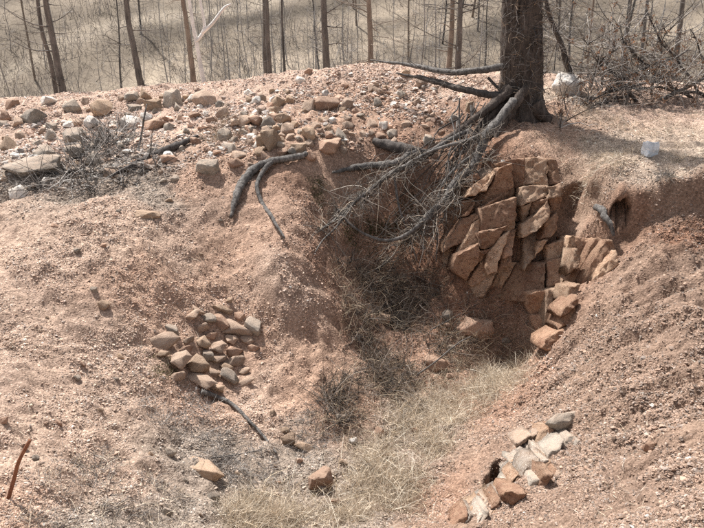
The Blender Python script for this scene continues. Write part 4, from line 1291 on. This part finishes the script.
# ------------------------------------------------------------------ trees beyond the bank
def bare_tree(name, base_px, top_u, wpx, Y, mat, label, group=None, twin=False, branches=10, br_px=0.7, seed=0, Hx=2.2, wob=0.012):
    r = np.random.default_rng(seed + 40)
    u, v = base_px
    b = px(u, v, Y); t = px(top_u, 0, Y)
    b.z = min(b.z, float(zat(b.x, b.y)[0])) - 0.05
    root = empty(name, b, label, 'tree', group)
    d = (t - b)
    R0 = wpx * mpp(t) / 2
    top = b + d * Hx
    n = 6
    P = [b + (top - b) * (q / n) + Vector((r.normal() * wob, r.normal() * wob, 0)) * (q > 0) for q in range(n + 1)]
    Rr = [R0 * (1.15 - 0.85 * q / n) for q in range(n + 1)]
    Wood().tube(P, Rr, sides=9, sub=5, rough=0.08, wob=0.008, seed=seed).build('trunk', mat, root, b)
    if branches:
        w = Wood()
        L0 = (top - b).length
        for k in range(int(branches * 2.2)):
            f = r.uniform(0.06, 0.97)
            a = r.uniform(0, 6.28); L = r.uniform(0.25, 1.0) * br_px * (1.25 - f)
            p0 = b + (top - b) * f
            dd = Vector((math.cos(a), math.sin(a) * 0.8, r.uniform(-0.25, 0.45)))
            rb = R0 * r.uniform(0.08, 0.22)
            tip = p0 + dd * L + Vector((0, 0, r.uniform(-0.1, 0.15) * L))
            w.tube([p0, p0 + dd * L * 0.5, tip], [rb, rb * 0.7, rb * 0.25], sides=4, sub=3, wob=0.05, seed=k)
            if L > 0.3:
                for q in range(3):
                    o_ = p0 + dd * L * r.uniform(0.3, 0.9)
                    w.tube([o_, o_ + (dd + Vector((r.normal() * .6, r.normal() * .6, r.normal() * .5))) * L * 0.4], [rb * 0.4, rb * 0.15], sides=3, sub=2)
        w.build('branches', mat, root, b)['kind'] = 'stuff'
    return root


bare_tree('bare_tree', (64, 99), 46, 7, 12.3, 'trunk_grey', 'thicker dark trunk of the close pair standing behind the bank', seed=1, br_px=0.9, branches=16)
bare_tree('bare_tree', (57, 97), 38, 4.5, 12.6, 'trunk_grey', 'thinner grey trunk of the close pair standing behind the bank', seed=2, branches=10)
bare_tree('bare_tree', (143, 93), 126, 6.5, 12.0, 'trunk_grey', 'single leaning dark trunk behind the rubble bank', seed=3, branches=12)
bare_tree('bare_tree', (195, 90), 183, 5.5, 12.2, 'trunk_tan', 'tan trunk standing against the white barkless stem', seed=4, branches=6)
wt = bare_tree('barkless_tree', (205, 88), 189, 4.4, 11.5, 'trunk_white', 'slim white barkless stem with a forked white branch', seed=5, branches=0, wob=0.01)
for path, R in (([(195.5, 42, 11.5), (203, 32, 11.5), (204, 22, 11.5), (200, 0, 11.5), (197, -20, 11.5)], [0.026, 0.028, 0.024, 0.02, 0.008]),
                ([(202, 33, 11.5), (213, 22, 11.45), (224, 8, 11.45), (231, 4, 11.45)], [0.028, 0.026, 0.022, 0.01])):
    Wood().tube([px(*p) for p in path], R, sides=7, sub=5, rough=0.1, wob=0.01).build('branch', 'trunk_white', wt, wt.location)
bare_tree('bare_tree', (270, 80), 267, 5, 12.4, 'trunk_grey', 'darker trunk of the touching pair behind the middle of the bank', seed=6, branches=8)
bare_tree('bare_tree', (267, 79), 264.5, 4, 12.7, 'trunk_grey', 'paler trunk of the touching pair behind the middle of the bank', seed=7, branches=6)
bare_tree('bare_tree', (328, 73), 323, 7.5, 12.6, 'trunk_grey', 'stout grey trunk rising behind the highest part of the bank', seed=8, branches=10)
bare_tree('bare_tree', (372, 70), 369, 6, 12.6, 'trunk_tan', 'straight brown trunk with short dead side branches', seed=9, branches=26, br_px=1.1)
bare_tree('bare_tree', (448, 71), 452, 6, 12.2, 'trunk_tan', 'pale tan trunk left of the branchy brown trunk near the larch', seed=10, branches=4)
bare_tree('bare_tree', (458, 71), 461, 6.5, 12.0, 'trunk_grey', 'branchy brown trunk close beside the larch', seed=11, branches=22, br_px=1.3)
bare_tree('bare_tree', (678, 74), 683, 6, 15.0, 'trunk_grey', 'dark trunk rising from behind the dead brush', seed=12, branches=10)
bare_tree('bare_tree', (628, 70), 631, 3, 15.5, 'trunk_grey', 'slim trunk rising behind the middle of the dead brush', seed=13, branches=10)
bare_tree('bare_tree', (646, 70), 648, 4, 18.0, 'trunk_grey', 'slim grey trunk behind the right half of the dead brush', seed=14, branches=10)
bare_tree('bare_tree', (592, 70), 593, 2.6, 16.0, 'trunk_tan', 'very slim tan trunk rising behind the leaning dead stem', seed=15, branches=8)
bare_tree('bare_tree', (284, 76), 281, 3, 15.0, 'trunk_grey', 'slim trunk a little apart from the touching pair', seed=16, branches=8)

# trees on the far slope: a few builds, copied one by one
def far_proto(seed, mat, R0, Ht, nb, bl):
    r = np.random.default_rng(seed)
    P = [Vector((r.normal() * 0.03 * (q > 0), r.normal() * 0.03 * (q > 0), Ht * q / 5 - 0.2 * (q == 0))) for q in range(6)]
    t = Wood().tube(P, [R0 * (1 - 0.8 * q / 5) for q in range(6)], sides=6, sub=3, rough=0.08)
    w = Wood()
    for k in range(nb):
        f = r.uniform(0.12, 0.97); a = r.uniform(0, 6.28); L = bl * r.uniform(0.4, 1) * (1.2 - f)
        p0 = Vector((0, 0, Ht * f)); dd = Vector((math.cos(a), math.sin(a), r.uniform(-0.1, 0.7)))
        rb = R0 * 0.22
        w.tube([p0, p0 + dd * L * 0.5, p0 + dd * L + Vector((0, 0, 0.1 * L))], [rb, rb * 0.7, rb * 0.3], sides=3, sub=2)
        for q in range(2):
            s = p0 + dd * L * r.uniform(0.3, 0.9)
            w.tube([s, s + (dd + Vector((r.normal() * .7, r.normal() * .7, r.normal() * .5))) * L * 0.4], [rb * 0.45, rb * 0.2], sides=3, sub=1)
    return t, w, mat


FAR = []
for k, (mat, R0, Ht, nb, bl) in enumerate([('trunk_grey', 0.055, 8, 60, 1.2), ('trunk_grey', 0.042, 7, 56, 1.1), ('trunk_tan', 0.048, 8, 50, 1.1), ('sapling', 0.022, 4.2, 34, 0.8), ('sapling', 0.018, 3.2, 34, 0.75)]):
    t, w, m_ = far_proto(60 + k, mat, R0, Ht, nb, bl)
    to = t.build('trunk', m_); wo = w.build('branches', m_)
    FAR.append((to.data, wo.data))
    bpy.data.objects.remove(to); bpy.data.objects.remove(wo)
FLAB = {0: 'bare grey tree on the far slope', 1: 'slim bare grey tree on the far slope', 2: 'bare brownish tree on the far slope', 3: 'thin pale sapling in the thicket', 4: 'twiggy pale sapling in the thicket'}
BEYOND = [(20, 'beyond the flat boulder'), (60, 'beyond the close pair of trunks'), (140, 'beyond the leaning dark trunk'), (198, 'beyond the white barkless stem'), (268, 'beyond the touching pair of trunks'), (326, 'beyond the stout grey trunk'),
          (370, 'beyond the straight brown trunk'), (415, 'beyond the curved level limb'), (456, 'beyond the branchy brown trunk'), (520, 'beyond the larch'), (570, 'beyond the white quartz stone'), (630, 'beyond the dead brush'), (690, 'beyond the far end of the brush')]
FGRP = {0: 'grey trees on the far slope', 1: 'slim grey trees on the far slope', 2: 'brownish trees on the far slope', 3: 'thin saplings behind the bank', 4: 'twiggy saplings behind the bank'}


def far_tree(k, x, y, s):
    z = float(zat(x, y)[0])
    uu = W_PX / 2 + x / y * F_PX * 0.96
    near = min(BEYOND, key=lambda q: abs(q[0] - uu))[1]
    lab = (('taller ' if s > 1.0 else 'shorter ') if k < 3 else ('taller ' if s > 1.05 else 'shorter ')) + FLAB[k] + ' ' + near
    root = empty('sapling' if k > 2 else 'bare_tree', (x, y, z), lab, 'sapling' if k > 2 else 'tree', FGRP[k] + ' ' + near)
    root.scale = (s, s, s); root.rotation_euler = (rng.normal() * 0.04, rng.normal() * 0.04, rng.uniform(0, 6.28))
    for nm, d in zip(('trunk', 'branches'), FAR[k]):
        o = bpy.data.objects.new(nm, d); link(o, root)
        if nm == 'branches': o['kind'] = 'stuff'


spots = []
for _ in range(4000):
    if len(spots) >= 62: break
    y = rng.uniform(24, 58); x = rng.uniform(-0.56, 0.56) * y
    dens = 0.18 + 0.9 * sstep(-0.1, 0.3, np.array([x / y]))[0]
    if rng.uniform() > dens: continue
    if any((x - a) ** 2 + (y - b) ** 2 < 1.0 for a, b in spots): continue
    spots.append((x, y))
    far_tree(int(rng.integers(0, 3)), x, y, rng.uniform(0.75, 1.2))
n_s = 0
while n_s < 100:
    y = rng.uniform(15, 34); u = rng.uniform(-0.5, 0.5)
    if rng.uniform() > (1.0 if -0.3 < u < 0.12 else (0.6 if u > 0.2 else 0.3)): continue
    far_tree(int(rng.integers(3, 5)), u * y, y, rng.uniform(0.8, 1.3)); n_s += 1

# dry grass and scrub on the far slope
m_ = 40000
Y = np.exp(rng.uniform(math.log(13), math.log(75), m_)); X = rng.uniform(-0.62, 0.62, m_) * Y
keep = noise2(X, Y, 3.0, 71) + 0.5 * noise2(X, Y, 0.8, 72) > rng.uniform(-0.5, 0.5, m_)
X, Y = X[keep], Y[keep]; m_ = len(X)
b = np.stack([X, Y, zat(X, Y) - 0.02], 1)
V, F, per, _ = strands(b, rng.normal(size=(m_, 3)) * np.array([0.7, 0.7, 0]) + np.array([0, 0, 0.8]), rng.uniform(0.12, 0.55, m_), 0.006 + 0.0007 * Y, 3, 0.6, 0.5, rng, 2)
m2 = 13000
Y2 = np.exp(rng.uniform(math.log(13.5), math.log(38), m2)); X2 = rng.uniform(-0.58, 0.58, m2) * Y2
keep = noise2(X2, Y2, 2.5, 73) + 0.5 * noise2(X2, Y2, 0.7, 74) > rng.uniform(-0.15, 0.6, m2)
X2, Y2 = X2[keep], Y2[keep]; m2 = len(X2)
Vb, Fb, perb, Pb = strands(np.stack([X2, Y2, zat(X2, Y2) - 0.02], 1), rng.normal(size=(m2, 3)) * np.array([0.22, 0.22, 0]) + np.array([0, 0, 1.0]), rng.uniform(0.5, 2.1, m2), 0.004 + 0.00045 * Y2, 4, 0.25, 0.05, rng, 3)
Vc, Fc, perc, _ = strands(Pb[:, 2], rng.normal(size=(m2, 3)) * np.array([1, 1, 0.6]) + np.array([0, 0, 0.6]), rng.uniform(0.2, 0.7, m2), 0.003 + 0.00035 * Y2, 3, 0.4, 0.0, rng, 3)
SH = [(0.30, 0.27, 0.25), (0.20, 0.175, 0.16), (0.40, 0.37, 0.345), (0.15, 0.13, 0.115)]
o = strand_object('thicket', [(Vb, Fb, tints(m2, perb, SH, rng)), (Vc, Fc, tints(m2, perc, SH, rng))], 'twig')
tag(o, 'thin grey leafless shoots in a thicket beyond the bank', 'thicket', kind='stuff')
o = strand_object('hillside_scrub', [(V, F, tints(m_, per, [(0.28, 0.24, 0.195), (0.19, 0.165, 0.14), (0.33, 0.285, 0.235), (0.12, 0.105, 0.095)], rng))], 'strand')
tag(o, 'dry grass and low scrub covering the far slope', 'scrub', kind='stuff')

# ------------------------------------------------------------------ white litter on the flat
p, _ = hit(651, 156)
kx = mpp(p)
import bmesh
bm = bmesh.new()
bmesh.ops.create_cube(bm, size=1.0)
bmesh.ops.subdivide_edges(bm, edges=bm.edges[:], cuts=3, use_grid_fill=True)
bmesh.ops.scale(bm, vec=(15 * kx, 9 * kx, 14 * kx), verts=bm.verts)
V = np.array([v.co[:] for v in bm.verts])
dn = np.stack([noise3(V * 14), noise3(V * 14 + 31), noise3(V * 14 + 77)], 1) * 0.022
for v, q in zip(bm.verts, dn):
    v.co += Vector(q)
bmesh.ops.bevel(bm, geom=[e for e in bm.edges if len(e.link_faces) == 2 and e.calc_face_angle(0) > 0.9], offset=0.004, segments=2, affect='EDGES')
me = bpy.data.meshes.new('crumpled_carton'); bm.to_mesh(me); bm.free()
me.materials.append(MAT['plastic'])
o = link(bpy.data.objects.new('crumpled_carton', me))
o.location = p + Vector((0, 4 * kx, 6 * kx)); o.rotation_euler = (-0.15, 0.08, 0.35)
tag(o, 'crumpled white and blue grey carton on the flat ground above the rim', 'litter')
